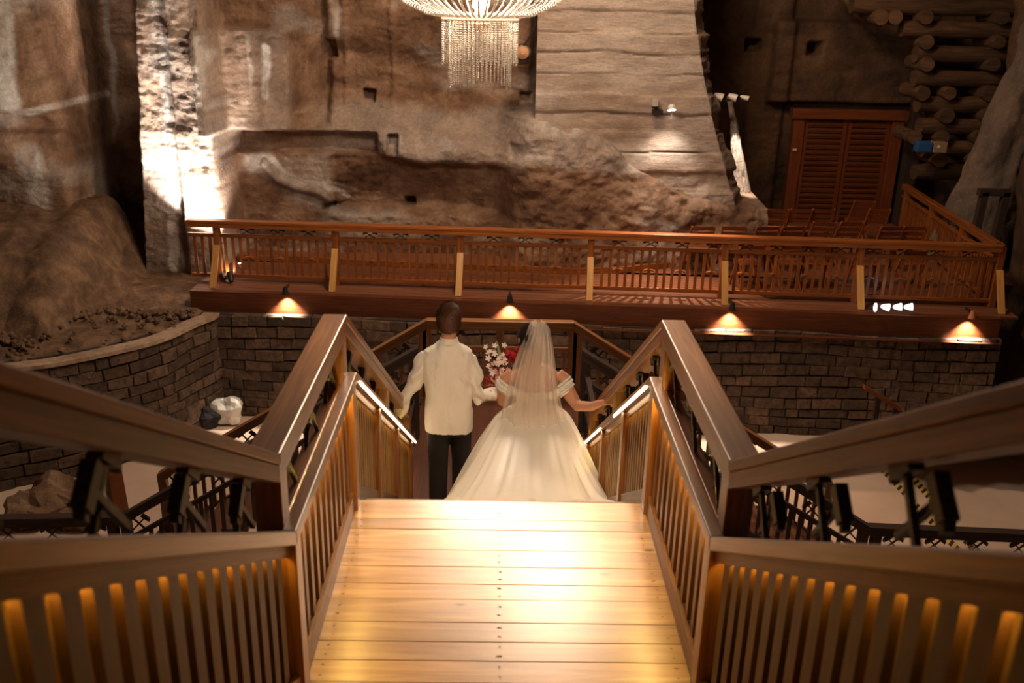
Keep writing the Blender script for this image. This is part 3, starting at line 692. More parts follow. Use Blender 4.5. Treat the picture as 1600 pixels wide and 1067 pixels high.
# ------------------------------------------------------------------ logs
def log(a, b_, r, label, grp):
    a, b_ = Vector(a), Vector(b_); mb = MB(); n = 6; pts = [a+(b_-a)*(k/n)+Vector((random.uniform(-1, 1), random.uniform(-1, 1), random.uniform(-1, 1)))*r*.05 for k in range(n+1)]
    mb.tube(pts, [r*random.uniform(.93, 1.05) for _ in pts], 16); o = mb.build('log', M['log'], None, smooth=False, weld=True)
    tag(o, label, 'log', grp); return o
LY = 19.0
ROWN = ['top', 'second', 'third', 'fourth', 'fifth', 'sixth', 'bottom']
for ri, (py, xs_) in enumerate(((27, (1378, 1400, 1448, 1567)), (66, (1449, 1562)), (101, (1450, 1553)), (146, (1443, 1485, 1549)), (181, (1480, 1545)), (215, (1430, 1474, 1532)), (250, (1470, 1524)))):
    for ci, px in enumerate(xs_):
        pos = (('left', 'right') if len(xs_) == 2 else ('left', 'middle', 'right') if len(xs_) == 3 else ('leftmost', 'second', 'third', 'rightmost'))[ci]
        p = aY(px, py, LY-.24); log((p.x, LY-.24, p.z), (p.x, LY+.6, p.z), random.uniform(.125, .15), f'short log seen end on, {pos} one in the {ROWN[ri]} row of round log ends', 'end-on crib logs')
for ri, (py, a, b_) in enumerate(((8, 1330, 1640), (45, 1408, 1640), (84, 1430, 1640), (122, 1428, 1570), (163, 1432, 1560), (197, 1436, 1552), (232, 1440, 1545), (268, 1428, 1538))):
    p, q = aY(a, py, LY), aY(b_, py, LY); log((p.x, LY, p.z), (q.x, LY+.1, p.z), .16, 'long horizontal weathered log, '+['topmost', 'second from the top', 'third from the top', 'fourth from the top', 'fifth from the top', 'sixth from the top', 'next to lowest', 'lowest'][ri]+' in the crib', 'lengthwise crib logs')
mb = MB(); mb.box(8.5, 8.75, 19.9, 20.15, LZ, 2.3); tag(mb.build('timber_post', M['darkwood']), 'dark upright post between the louvred door and the log crib', 'post')
mb = MB(); mb.tube([aY(1290, -30, 19.6), aY(1345, 20, 19.6), aY(1372, 45, 19.6)], [.1, .12, .1], 12); tag(mb.build('log', M['log']), 'leaning log propped at the top left of the timber crib', 'log')
# wooden frame at the right edge
fr = empty('wooden_trestle', (8.0, 15.8, LZ), 'dark wooden trestle standing by the rock shoulder at the right edge', 'trestle')
p = aY(1534, 300, 16.2); q = aY(1568, 300, 16.2)
for u in (p, q):
    mb = MB(); mb.beam((u.x, 16.2, LZ), (u.x+.05, 16.2, u.z), (.06, 0, 0), (0, .06, 0)); part(mb, 'post', M['darkwood'], fr)
mb = MB(); mb.beam((p.x-.06, 16.2, p.z), (q.x+.1, 16.2, p.z), (0, .06, 0), (0, 0, .06)); part(mb, 'crossbeam', M['darkwood'], fr)
# ------------------------------------------------------------------ chandelier
def bead_line(pts, r=.0115, step=.024):
    mb = MB(); pts = [Vector(p) for p in pts]; d = 0
    for a, b_ in zip(pts[:-1], pts[1:]):
        L = (b_-a).length; n = max(1, int(round(L/step)))
        for k in range(n):
            c = a+(b_-a)*(k/n); q = r*random.uniform(.8, 1.15)
            X = [c+Vector((q, 0, 0)), c+Vector((0, q, 0)), c-Vector((q, 0, 0)), c-Vector((0, q, 0))]; T, B = c+Vector((0, 0, q*1.25)), c-Vector((0, 0, q*1.25))
            for j in range(4): mb.quad([X[j], X[(j+1) % 4], T]); mb.quad([X[(j+1) % 4], X[j], B])
    return mb
def ring_mesh(name, R, r, mat, rz=None):
    mb = MB(); n = 64; rz = rz or r
    P = [[Vector(((R+r*math.cos(t))*math.cos(a), (R+r*math.cos(t))*math.sin(a), rz*math.sin(t))) for t in [2*PI*j/8 for j in range(8)]] for a in [2*PI*k/n for k in range(n)]]
    for k in range(n):
        for j in range(8): mb.quad([P[k][j], P[(k+1) % n][j], P[(k+1) % n][(j+1) % 8], P[k][(j+1) % 8]])
    return mb.mesh(name, mat, True)
chd = empty('chandelier', CH, 'large lit crystal chandelier hanging at the top centre with a column of bead strings', 'chandelier')
inst('lower_ring', ring_mesh('lower_ring', .41, .022, M['brass'], .012), (0, 0, -.03), chd)
inst('upper_ring', ring_mesh('upper_ring', 1.25, .03, M['brass']), (0, 0, .8), chd)
mb = MB(); mb.tube([(0, 0, -.14), (0, 0, -.1), (0, 0, -.07)], [.05, .09, .12], 20); mb.build('hub', M['brass'], chd, True)
mb = MB(); mb.tube([(0, 0, -.4), (0, 0, -.38), (0, 0, -.17)], [.03, .033, .052], 20); mb.build('glass_cone', M['white'], chd, True)
mb = MB(); mb.tube([(0, 0, -.1), (0, 0, 5)], .025, 10); mb.build('stem', M['brass'], chd, True)
ZB = Vector((0, 0, -.05))
for k in range(56):
    a = 2*PI*k/56; L = .46+random.uniform(-.02, .02); m1 = bead_line([(0, 0, -.05), (0, 0, -.05-L)]).mesh('bead_string', M['crystal']) if k < 4 else None
    if m1:
        try: dm.append(m1)
        except NameError: dm = [m1]
    inst('drop_string', dm[k % len(dm)] if k >= 4 else m1, (.42*math.cos(a), .42*math.sin(a), 0), chd)
im_ = [bead_line([(0, 0, -.05), (0, 0, -.05-.7+random.uniform(-.03, .03))]).mesh('bead_string', M['crystal']) for _ in range(4)]
for k in range(44):
    a = 2*PI*(k+.5)/44; inst('inner_drop_string', im_[k % 4], (.35*math.cos(a), .35*math.sin(a), 0), chd)
bw_ = bead_line([(.42, 0, .0), (.6, 0, .03), (.82, 0, .13), (1.02, 0, .3), (1.17, 0, .52), (1.25, 0, .8)], .015, .03).mesh('bowl_string', M['crystal'])
for k in range(60): inst('bowl_string', bw_, (0, 0, 0), chd, 2*PI*k/60)
cw_ = bead_line([(1.25, 0, .8), (.9, 0, .95), (.6, 0, 1.3), (.4, 0, 1.8), (.3, 0, 2.3)], .016, .034).mesh('crown_string', M['crystal'])
for k in range(40): inst('crown_string', cw_, (0, 0, 0), chd, 2*PI*k/40)
in_ = bead_line([(.12, 0, .02), (.3, 0, .0), (.42, 0, 0)], .015, .03).mesh('base_string', M['crystal'])
for k in range(30): inst('base_string', in_, (0, 0, 0), chd, 2*PI*k/30)
cm = MB(); cm.tube([(1.25, 0, .82), (1.25, 0, .95)], .016, 8); cm = cm.mesh('candle', M['white'], True)
bmn = MB(); bmn.tube([(1.25, 0, .95), (1.25, 0, .98), (1.25, 0, 1.02), (1.25, 0, 1.06)], [.01, .02, .017, .004], 8); bmn = bmn.mesh('bulb', M['bulb'], True)
for k in range(20):
    c = inst('candle', cm, (0, 0, 0), chd, 2*PI*k/20); u = inst('bulb', bmn, (0, 0, 0), c)
bc = MB(); bc.tube([(0, 0, .05), (0, 0, .1), (0, 0, .3), (0, 0, .42)], [.03, .09, .06, .02], 12); bc.build('bulb', M['bulb'], chd, True)

# ------------------------------------------------------------------ lamps on the deck edge and walls
names = ['first small black downlight from the left on the deck fascia, over its glowing cone', 'black downlight on the fascia above and between the couple', 'black downlight on the fascia right of the stair newel', 'copper-sided downlight near the right end of the fascia']
for i, px in enumerate((441, 797, 1142, 1506)):
    x = aY(px, 470, 13.95).x; t = (x-EA.x)/(EB.x-EA.x); e = EA+ED*t+en*.06
    L = empty('fascia_downlight', e, names[i], 'lamp', 'fascia downlights')
    mb = MB(); mb.tube([(0, -.11, .03), (0, -.11, .06), (0, -.11, .15)], [.055, .05, .03], 16); mb.build('shade', M['black'] if i < 3 else simple('copper_housing', (.5, .2, .08), .35), L, True)
    mb = MB(); mb.box(-.02, .02, -.1, .12, .1, .13); mb.build('arm', M['black'], L)
    mb = MB(); mb.tube([(0, -.11, .032), (0, -.11, .04)], .035, 12); mb.build('lens', M['lens'], L)
    lp = spot('fascia_light', e+Vector((0, -.10, .02)), e+Vector((0, -.04, -1)), 330, (1, .88, .7), 96, .9, .02)
def can(name, label, loc, target, mat, lens, r=.05, L=.14, group=None, cat='spotlight'):
    loc = Vector(loc); d = (Vector(target)-loc).normalized(); o = empty(name, loc, label, cat, group)
    mb = MB(); mb.tube([-d*L, -d*L*.6, Vector((0, 0, 0))], [r*.6, r*.9, r], 14); mb.build('housing', mat, o, True)
    mb = MB(); mb.tube([d*.001-d*.01, d*.004], r*.85, 14); mb.build('lens', lens, o)
    mb = MB(); mb.beam(-d*L*.5, Vector((-d.x*L*.5, -d.y*L*.5, -.14)), (.012, 0, 0), (0, .012, 0)); mb.build('bracket', M['black'], o)
    return o
pt = aY(290, 250, 15.9)
for i, (px, py, lab) in enumerate(((346, 424, 'left black spotlight on the deck corner aimed at the salt pillar'), (360, 427, 'right black spotlight of the pair on the deck corner'))):
    loc = aZ(px, py+14, LZ)+UP*.16; tg = aY(285+i*45, 300, 16.0)
    can('deck_spotlight', lab, loc, tg, M['black'], M['lens'], .055, .17)
q = aY(376, 411, 15.7); can('deck_spotlight', 'small white spotlight shining behind the railing near its left end', q, aY(330, 250, 15.9), M['white'], M['lens'], .045, .1)
for px, tg, pw in ((322, (283, 250), 900), (352, (315, 290), 700), (400, (372, 290), 160)):
    p = aZ(px, 420, LZ)+UP*.25; p.y = 15.35; t = aY(tg[0], tg[1], 16.0); spot('uplight', p, t, pw, (1, .86, .74), 60, .8, .04)
p = aY(95, 560, 13.6); p.z = -1.9; spot('ledge_uplight', (-6.9, 12.2, -.9), (-7.6, 15.6, .9), 300, (1, .85, .7), 45, .9, .05)
bar = empty('flood_lamp_bar', aZ(1395, 492, LZ), 'four small white lamp heads on a black bar at the right deck edge', 'lamp')
x0 = aZ(1355, 488, LZ); x1 = aZ(1425, 490, LZ)
mb = MB(); mb.beam(x0+UP*.06, x1+UP*.06, (0, .012, 0), (0, 0, .012)); part(mb, 'bar', M['black'], bar)
for i, px in enumerate((1365, 1381, 1400, 1417)):
    c = aZ(px, 492, LZ)+UP*.13; d = Vector((1, -.15, .1 if i != 1 else -.1)).normalized()*.06; mb = MB()
    if i == 0: mb.tube([c-Vector((.01, .02, 0)), c+Vector((.01, -.02, 0))], [(.07, .05)]*2, 14)
    else: mb.tube([c-d, c-d*.2, c+d*.9, c+d], [.022, .042, .058, .058], 14)
    part(mb, 'lamp_head', M['lensw'], bar, smooth=False)
    mb = MB(); mb.beam(c-UP*.03, c-UP*.07, (.01, 0, 0), (0, .01, 0)); part(mb, 'bracket', M['black'], bar)
wl = aY(1050, 172, 16.1); o = can('wall_floodlight', 'bright white floodlight on the smooth pale pillar', wl, wl+Vector((.1, -.35, -1)), M['white'], M['lens'], .07, .09, cat='lamp')
mb = MB(); c = aY(1022, 160, 16.38); mb.box(c.x-.05, c.x+.05, 16.25, 16.5, c.z-.05, c.z+.06); tag(mb.build('junction_box', M['grey']), 'small grey junction box on the pale pillar above the floodlight', 'box')
mb = MB(); c = aY(1027, 174, 16.38); mb.box(c.x-.09, c.x+.08, 16.28, 16.5, c.z-.035, c.z+.035); tag(mb.build('lamp_driver', M['black']), 'dark driver box left of the white floodlight', 'box')
spot('wall_lamp_light', wl+Vector((0, -.12, -.02)), wl+Vector((-.0, .25, -1.2)), 90, (1, .9, .78), 80, .9, .05)
spot('deck_lamp_light', wl+Vector((.1, -.25, 0)), (2.6, 14.3, LZ), 520, (1, .66, .42), 75, .7, .02)
spot('uplight', (-5.75, 15.0, -1.7), aY(272, 230, 16.0), 700, (1, .88, .78), 50, .8, .04)
k_ = aY(1138, 153, 17.2); lb = empty('lamp_bracket', k_, 'black bracket with two grey shaded lamps in the dark gap right of the pillar', 'lamp')
mb = MB(); mb.box(-.34, .3, -.03, .03, -.05, -.02); mb.build('bar', M['black'], lb)
for dx, s in ((-.2, 1), (.05, .9), (.26, .6)):
    mb = MB(); mb.tube([(dx-.05, 0, .06*s), (dx, -.02, .03*s), (dx+.09, -.05, 0)], [.03*s, .06*s, .075*s], 12); mb.build('shade', M['white'], lb, True)
spot('gap_lamp_light', k_+Vector((.03, -.2, -.02)), aY(1155, 235, 17.35), 420, (1, .85, .7), 36, .6, .02)
spot('chapel_fill_light', (6.2, 17.0, 3.6), (7.2, 19.5, -1.5), 95, (1, .58, .32), 100, .9, .3)  # unseen light aimed at the chairs and door, without a fixture
# round signal lamp on the rock
sg = empty('bulkhead_lamp', aY(817, 82, 16.5), 'round amber glass bulkhead lamp on the rock beside the bead column', 'lamp')
mb = MB(); mb.tube([(0, .12, 0), (0, .04, 0), (0, -.06, 0), (0, -.11, 0)], [.07, .12, .1, .03], 18); mb.build('glass_globe', simple('amber_glass', (.6, .32, .18), .15), sg, True)
mb = MB(); mb.tube([(0, .16, 0), (0, .1, 0)], .14, 18); mb.build('base', M['black'], sg)
mb = MB(); mb.tube([(.0, -.02, .1), (.06, 0, .18), (.14, .05, .3), (.24, .1, .55)], .012, 6); mb.build('cable', M['black'], sg)

# ------------------------------------------------------------------ small things
bl = simple('blue_plastic', (.02, .09, .25), .5)
p = aY(1443, 229, 18.4); mb = MB(); mb.box(p.x-.16, p.x+.14, 18.3, 18.5, p.z-.1, p.z+.1); o = mb.build('equipment_case', bl, bevel=.02); tag(o, 'small blue equipment case on the log crib', 'case')
mb = MB(); mb.box(p.x+.16, p.x+.42, 18.3, 18.5, p.z-.1, p.z+.1); o = mb.build('control_box', simple('tan_box', (.3, .2, .12), .6), bevel=.01); tag(o, 'tan control box with white dial beside the blue case', 'box')
mb = MB(); mb.tube([(p.x+.25, 18.29, p.z+.02), (p.x+.25, 18.3, p.z+.02)], .03, 12); mb.build('dial', M['white'], o)
def blob(bm, c, s, seed):
    r = random.Random(seed); v = bmesh.ops.create_icosphere(bm, subdivisions=3, radius=1)['verts']
    for q in v:
        n = 1+.18*math.sin(q.co.x*4+seed)+.12*math.sin(q.co.y*7+seed*2)+.1*math.sin(q.co.z*6)+r.uniform(-.05, .05); co = q.co*n
        q.co = Vector((co.x*s[0], co.y*s[1], max(co.z, -.75)*s[2]))+Vector(c)
def blobobj(name, c, s, mat, label, cat, seed):
    bm = bmesh.new(); blob(bm, c, s, seed); me = bpy.data.meshes.new(name); bm.to_mesh(me); bm.free(); me.materials.append(mat)
    o = bpy.data.objects.new(name, me); C.objects.link(o); tag(o, label, cat); return o
c = aZ(325, 662, FZ); blobobj('bag', (c.x+.04, c.y-.1, FZ+.16), (.22, .17, .19), simple('black_fabric', (.015, .012, .012), .8), 'dark bag on the floor against the stone corner, left of the white sack', 'bag', 2)
c = aZ(358, 656, FZ); blobobj('sack', (c.x+.03, c.y-.16, FZ+.24), (.21, .16, .27), simple('white_sack', (.75, .72, .68), .6), 'crumpled white plastic sack standing in the corner of the stone walls', 'sack', 5)
for i, (a, b_) in enumerate((((1372, 726), (1462, 822)), ((1408, 724), (1490, 822)))):
    P, Q = aZ(*a, FZ+.004), aZ(*b_, FZ+.004); mb = MB(); d = (Q-P).normalized(); sd = Vector((-d.y, d.x, 0))*.055; L = (Q-P).length
    Q = P+d*(L+1.6); L += 1.6
    mb.quad([P-sd, Q-sd, Q+sd, P+sd], [(0, 0), (L, 0), (L, .11), (0, .11)]); mb.quad([P-sd-UP*.003, P+sd-UP*.003, Q+sd-UP*.003, Q-sd-UP*.003])
    tag(mb.build('hazard_tape', M['tape']), ('left' if i == 0 else 'right')+' strip of yellow and black hazard tape on the pale floor', 'tape')
P = aY(1350, 604, 12.9); Q = aY(1452, 668, 12.9); D = (Q-P); Q2 = P+D*((FZ+.9-P.z)/D.z)
hr = empty('wall_handrail', (P.x, 12.9, FZ), 'sloping reddish handrail standing before the stone wall at right', 'handrail')
mb = MB(); mb.beam(P, Q2, (0, .05, 0), (0, 0, .035)); part(mb, 'rail', M['deckrail'], hr)
for t in (.42, .95):
    u = P+(Q2-P)*t; mb = MB(); mb.beam((u.x, u.y, FZ), (u.x, u.y, u.z), (.035, 0, 0), (0, .035, 0)); part(mb, 'post', M['darkwood'], hr)
# rough outcrop at the foot of the wall on the right, boulders at left
ts = np.linspace(5.3, 8.4, 90); an = np.linspace(0, PI*.75, 30); T, A = np.meshgrid(ts, an); r = (.42+.25*sm(5.3, 6, T))*sm(5.25, 5.7, T)*(1+.3*fbm(T*2, A*2, 1.3, 5, 4))
grid('trim_3', np.stack([T, 13.2-1.0*np.sin(A)*r*1.6+.6*0, FZ-.02+np.maximum(0, np.sin(A))*r*1.1-.0*A+.0], -1)*1.0, 0*T, M['rock'])
P, Q = aZ(176, 716, FZ), aZ(192, 812, FZ); mb = MB(); mb.beam(P+UP*.06, Q+UP*.06, (.1, 0, 0), (0, 0, .06)); tag(mb.build('floor_beam', M['fascia'], bevel=.01), 'dark red timber lying on the pale floor at lower left', 'beam')
for i, (px, py, s) in enumerate(((98, 800, .4), (60, 815, .33), (130, 822, .24))):
    c = aZ(px, py, FZ); blobobj('boulder', (c.x, c.y, FZ+s*.55), (s, s*.9, s*.8), M['rock'], ('largest', 'leftmost', 'smallest')[i]+' of the rough boulders on the floor at lower left', 'boulder', i+3)

# ------------------------------------------------------------------ people
def fabric(name, col, rough=.7, sheen=.2, bscale=6, bump=.3, dist=.02):
    mt, t, b, n, l = nt(name); b.inputs['Base Color'].default_value = (*col, 1); b.inputs['Roughness'].default_value = rough; b.inputs['Sheen Weight'].default_value = sheen
    tc = n.new('ShaderNodeTexCoord'); mp = n.new('ShaderNodeMapping'); mp.inputs['Scale'].default_value = (1, 1, .35); l.new(tc.outputs['Object'], mp.inputs[0])
    a = n.new('ShaderNodeTexNoise'); a.inputs['Scale'].default_value = bscale; a.inputs['Detail'].default_value = 4; l.new(mp.outputs[0], a.inputs['Vector'])
    bp = n.new('ShaderNodeBump'); bp.inputs['Strength'].default_value = bump; bp.inputs['Distance'].default_value = dist; l.new(a.outputs['Fac'], bp.inputs['Height']); l.new(bp.outputs[0], b.inputs['Normal']); return mt
M['skin'] = simple('skin', (.56, .27, .16), .5, Subsurface_Weight=.12, Subsurface_Radius=(.02, .008, .004))
M['jacket'] = fabric('ivory_jacket_cloth', (.84, .77, .67), .75, .1, 7, .7)
M['trousers'] = fabric('black_trouser_cloth', (.012, .009, .009), .7, .0)
M['satin'] = fabric('ivory_satin', (.84, .78, .69), .42, .1, 3.5, .35, .03)
M['shoe'] = simple('black_shoe_leather', (.01, .008, .008), .25)
M['hair'] = simple('brown_hair', (.13, .052, .022), .6)
M['hair2'] = simple('dark_brown_hair', (.03, .013, .008), .55)
def veil_mat():
    mt = bpy.data.materials.new('sheer_veil_tulle'); mt.use_nodes = True; t = mt.node_tree; n = t.nodes; l = t.links; n.clear()
    out = n.new('ShaderNodeOutputMaterial'); mx = n.new('ShaderNodeMixShader'); tr = n.new('ShaderNodeBsdfTransparent'); df = n.new('ShaderNodeBsdfDiffuse'); tl = n.new('ShaderNodeBsdfTranslucent'); ad = n.new('ShaderNodeMixShader')
    df.inputs[0].default_value = (.92, .82, .72, 1); tl.inputs[0].default_value = (.92, .82, .72, 1); ad.inputs[0].default_value = .35
    l.new(df.outputs[0], ad.inputs[1]); l.new(tl.outputs[0], ad.inputs[2]); mx.inputs[0].default_value = .42
    l.new(tr.outputs[0], mx.inputs[1]); l.new(ad.outputs[0], mx.inputs[2]); l.new(mx.outputs[0], out.inputs[0]); return mt
M['veil'] = veil_mat()
def ring(cx, cy, z, rx, ry, ex=2.4, seg=36, tilt=0):
    out = []
    for k in range(seg):
        a = 2*PI*k/seg; ca, sa = math.cos(a), math.sin(a); x = math.copysign(abs(ca)**(2/ex), ca)*rx; y = math.copysign(abs(sa)**(2/ex), sa)*ry
        out.append(Vector((cx+x, cy+y, z+tilt*y)))
    return out
def fuse(mb, name, mat, parent, voxel=.008, it=3, disp=None):
    me = mb.mesh(name+'_raw', mat, False, True); o = bpy.data.objects.new(name+'_raw', me); C.objects.link(o)
    r = o.modifiers.new('r', 'REMESH'); r.mode = 'VOXEL'; r.voxel_size = voxel; s = o.modifiers.new('s', 'SMOOTH'); s.factor = .5; s.iterations = it
    dg = bpy.context.evaluated_depsgraph_get(); dg.update(); nm = bpy.data.meshes.new_from_object(o.evaluated_get(dg)); bpy.data.objects.remove(o); nm.name = name
    if disp:
        n = len(nm.vertices); co = np.empty(n*3); no = np.empty(n*3); nm.vertices.foreach_get('co', co); nm.vertices.foreach_get('normal', no); co = co.reshape(-1, 3); no = no.reshape(-1, 3)
        co = co+no*disp(co)[:, None]; nm.vertices.foreach_set('co', co.reshape(-1))
    nm.materials.clear(); nm.materials.append(mat); nm.polygons.foreach_set('use_smooth', [True]*len(nm.polygons)); nm.update()
    q = bpy.data.objects.new(name, nm); C.objects.link(q); q.parent = parent; return q
def hand(mb, wrist, d, nrm, side, curl=.5, L=.18):
    """d = pointing direction, nrm = back-of-hand normal, side = +1 thumb towards d x nrm"""
    W, d, nrm = Vector(wrist), Vector(d).normalized(), Vector(nrm); nrm = (nrm-d*nrm.dot(d)).normalized(); c = d.cross(nrm)*side
    mb.tube([W-d*.02, W+d*.02, W+d*.055, W+d*.088], [(.021, .027), (.017, .035), (.014, .04), (.011, .038)], 12, ref=nrm)
    for i, (o, ln) in enumerate(((.03, .072), (.01, .08), (-.01, .075), (-.029, .06))):
        p = W+d*.085+c*o; pts = [p-d*.01]; a = curl*.35*(1+.1*i); dd = d
        for j, f in enumerate((.42, .32, .26)):
            dd = (d*math.cos(a)-nrm*math.sin(a)).normalized(); p = p+dd*ln*f; pts.append(p); a += curl*.8
        mb.tube(pts, [.0098, .009, .0082, .0068], 8)
    p = W+d*.03+c*.032; q = p+(d*.6+c*.8-nrm*.2).normalized()*.038; r = q+(d*.9+c*.3-nrm*.35).normalized()*.03
    mb.tube([W+d*.015+c*.015, p, q, r], [.013, .012, .0105, .008], 8)
def head(mb, c, yaw=0, w=.078, dep=.098, hh=.122):
    c = Vector(c); R = Matrix.Rotation(yaw, 3, 'Z'); rows = []
    prof = [(-1.0, .32, .35, .28), (-.9, .5, .52, .24), (-.7, .7, .72, .16), (-.45, .86, .86, .08), (-.15, .95, .95, .02), (.15, 1, 1, -.02), (.45, .97, .98, -.04), (.7, .83, .86, -.03), (.88, .58, .62, -.02), (.98, .25, .28, -.01)]
    for t, a, b_, oy in prof:
        rows.append([c+R@(p-Vector((0, 0, 0))) for p in ring(0, oy*dep*.8, t*hh, w*a, dep*b_, 2.15, 28)])
    mb.loft(rows)
    T = lambda x, y, z: c+R@Vector((x, y, z))
    mb.tube([T(0, dep*.86, .03), T(0, dep*1.02, -.0), T(0, dep*1.16, -.03), T(0, dep*.98, -.04)], [.008, .011, .015, .008], 8)
    mb.tube([T(-.02, dep*.93, -.062), T(0, dep*.99, -.06), T(.02, dep*.93, -.062)], [.006, .009, .006], 8)
    mb.tube([T(-.018, dep*.9, -.098), T(.018, dep*.9, -.098)], .015, 8)
    mb.tube([T(-.05, dep*.78, .03), T(-.02, dep*.93, .036), T(.02, dep*.93, .036), T(.05, dep*.78, .03)], .01, 8)
    for s in (-1, 1):
        mb.tube([T(s*w*.93, -.0, .028), T(s*(w+.016), -.012, .02), T(s*(w+.015), -.012, -.008), T(s*w*.93, .004, -.032)], [.009, .011, .01, .008], 8)
        mb.tube([T(s*.031, dep*.82, .012), T(s*.031, dep*.88, .012)], [.013, .011], 8)
def strands(c, n, length, mat, parent, name, yaw=0, w=.084, dep=.104, hh=.128, zmin=-.45, seed=1, lift=.35, bias=None):
    r = random.Random(seed); mb = MB(); c = Vector(c); R = Matrix.Rotation(yaw, 3, 'Z'); made = 0
    while made < n:
        u = Vector((r.gauss(0, 1), r.gauss(0, 1), r.gauss(0, 1))).normalized()
        lim = zmin if u.y < .25 else (.45 if u.y > .5 else .1)
        if u.z < lim+r.uniform(-.05, .05): continue
        p = Vector((u.x*w, u.y*dep-.004, u.z*hh)); nn = Vector((u.x/w, u.y/dep, u.z/hh)).normalized()
        g_ = float(sm(.3, .9, u.z)); fl = Vector((.25, -.5 if u.y < .3 else .5, -.8))*(1-g_)+Vector((.55, -.15, .2))*g_; fl = (fl-nn*fl.dot(nn)).normalized(); fl += Vector((r.uniform(-.3, .3), r.uniform(-.3, .3), r.uniform(-.2, .2)))
        L = length*r.uniform(.6, 1.2)*(1+.4*max(0, u.z)); k = lift*(.5+.6*max(0, u.z)); q1 = p+(fl*.6+nn*k).normalized()*L*.5; q2 = q1+(fl*.9+nn*k*.3).normalized()*L*.5
        sd = nn.cross(fl).normalized()*.0032
        P = [c+R@x for x in (p-sd-nn*.004, p+sd-nn*.004, q1+sd*.8, q1-sd*.8, q2)]
        mb.quad([P[0], P[1], P[2], P[3]]); mb.quad([P[3], P[2], P[4]]); made += 1
    return mb
def cap(mb, c, yaw, w, dep, hh, zmin=-.42):
    c = Vector(c); R = Matrix.Rotation(yaw, 3, 'Z'); rows = []
    N = 36
    for i in range(13):
        row = []
        for k in range(N):
            a = 2*PI*k/N; f = math.sin(a); lim = zmin if f < .1 else zmin+(.5-zmin)*min(1, (f-.1)/.45)
            th = math.asin(lim)+(PI/2-.02-math.asin(lim))*i/12
            row.append(c+R@Vector((math.cos(th)*math.cos(a)*w, math.cos(th)*math.sin(a)*dep-.004, math.sin(th)*hh)))
        rows.append(row)
    mb.loft(rows)

# groom
gy = 7.1; gz = -10*rise
groom = empty('person', (-.42, gy, gz), 'man seen from behind in ivory jacket and black trousers, left hand on the stair rail', 'person')
mb = MB()
mb.loft([ring(0, 0, z, rx, ry, 2.2) for z, rx, ry in ((.86, .15, .1), (1.0, .165, .11), (1.15, .15, .1), (1.35, .165, .1), (1.48, .16, .09), (1.55, .1, .065), (1.6, .062, .062), (1.72, .058, .06))])
mb.tube([(-.17, 0, 1.5), (-.29, .0, 1.21), (-.425, .03, .97), (-.44, .04, .93)], [.045, .038, .03, .024], 12)
mb.tube([(.17, 0, 1.46), (.235, -.05, 1.16), (.40, .12, 1.115), (.43, .14, 1.11)], [.045, .038, .03, .024], 12)
hand(mb, (-.44, .045, .93), (-.1, .75, -.45), (-.25, .3, 1), 1, .7); hand(mb, (.43, .14, 1.11), (.8, .5, -.1), (0, -.3, 1), -1, .6)
for pts in (((-.09, 0, .92), (-.09, .02, .5), (-.09, 0, .1)), ((.09, 0, .92), (.095, .16, .5), (.09, .22, .0))): mb.tube(pts, [.085, .06, .045], 14)
mb.tube([(0, .0, 1.56), (0, .015, 1.64), (0, .02, 1.7)], [.062, .058, .06], 16)
head(mb, (0, .035, 1.768), -.12, .075, .095, .118)
fuse(mb, 'body', M['skin'], groom, .0065, 2)
hm_ = MB(); cap(hm_, (0, .035, 1.77), -.12, .0825, .103, .126); hb = hm_.build('hair', M['hair'], groom, True)
st = strands((0, .035, 1.77), 7000, .04, M['hair'], groom, 'hair', -.12, .082, .102, .125, lift=.75); st.build('hair_strands', M['hair'], hb)
mb = MB()
mb.loft([ring(0, 0, z, rx, ry, ex) for z, rx, ry, ex in ((.83, .2, .145, 2.6), (.9, .2, .14, 2.6), (1.0, .196, .135, 2.6), (1.12, .188, .125, 2.6), (1.25, .198, .128, 2.6), (1.38, .212, .128, 2.6), (1.47, .215, .118, 2.5), (1.53, .196, .1, 2.4), (1.565, .14, .085, 2.2), (1.595, .085, .075, 2.1), (1.62, .07, .07, 2))])
mb.tube([(-.165, 0, 1.48), (-.22, 0, 1.4), (-.285, 0, 1.21), (-.36, .015, 1.08), (-.425, .03, .965), (-.438, .035, .945)], [.06, .064, .059, .054, .046, .045], 18)
mb.tube([(.165, 0, 1.47), (.22, -.02, 1.36), (.232, -.055, 1.2), (.25, -.05, 1.13), (.32, .03, 1.115), (.395, .115, 1.11), (.415, .135, 1.11)], [.06, .064, .059, .06, .053, .046, .045], 18)
def jd(c):
    x, y, z = c[:, 0], c[:, 1], c[:, 2]; return .01*np.sin(46*(z+.8*np.abs(x)))*sm(.2, .24, np.abs(x))+.026*fbm(x*3+y, z*1.4, 2.6, 4, 5)+.009*np.sin(30*(x*.8+z*.9)+3*fbm(x, z, 5, 2, 2))*sm(1.0, 1.15, z)*(1-sm(1.3, 1.42, z))*sm(.02, .15, x)+.004*fbm(x*6, z*1.5+y, 3, 3, 15)-.006*np.exp(-(x/.006)**2)*(y < 0)*(z < 1.55)
fuse(mb, 'jacket', M['jacket'], groom, .0065, 3, jd)
mb = MB(); mb.loft([ring(0, .004, z, r, r*1.02, 2, 30, -.12) for z, r in ((1.585, .084), (1.61, .074), (1.632, .069), (1.634, .064), (1.6, .066))]); mb.build('collar', M['jacket'], groom, True)
mb = MB(); mb.loft([ring(0, 0, z, rx, ry) for z, rx, ry in ((.8, .17, .115), (.9, .185, .125), (.98, .18, .12))])
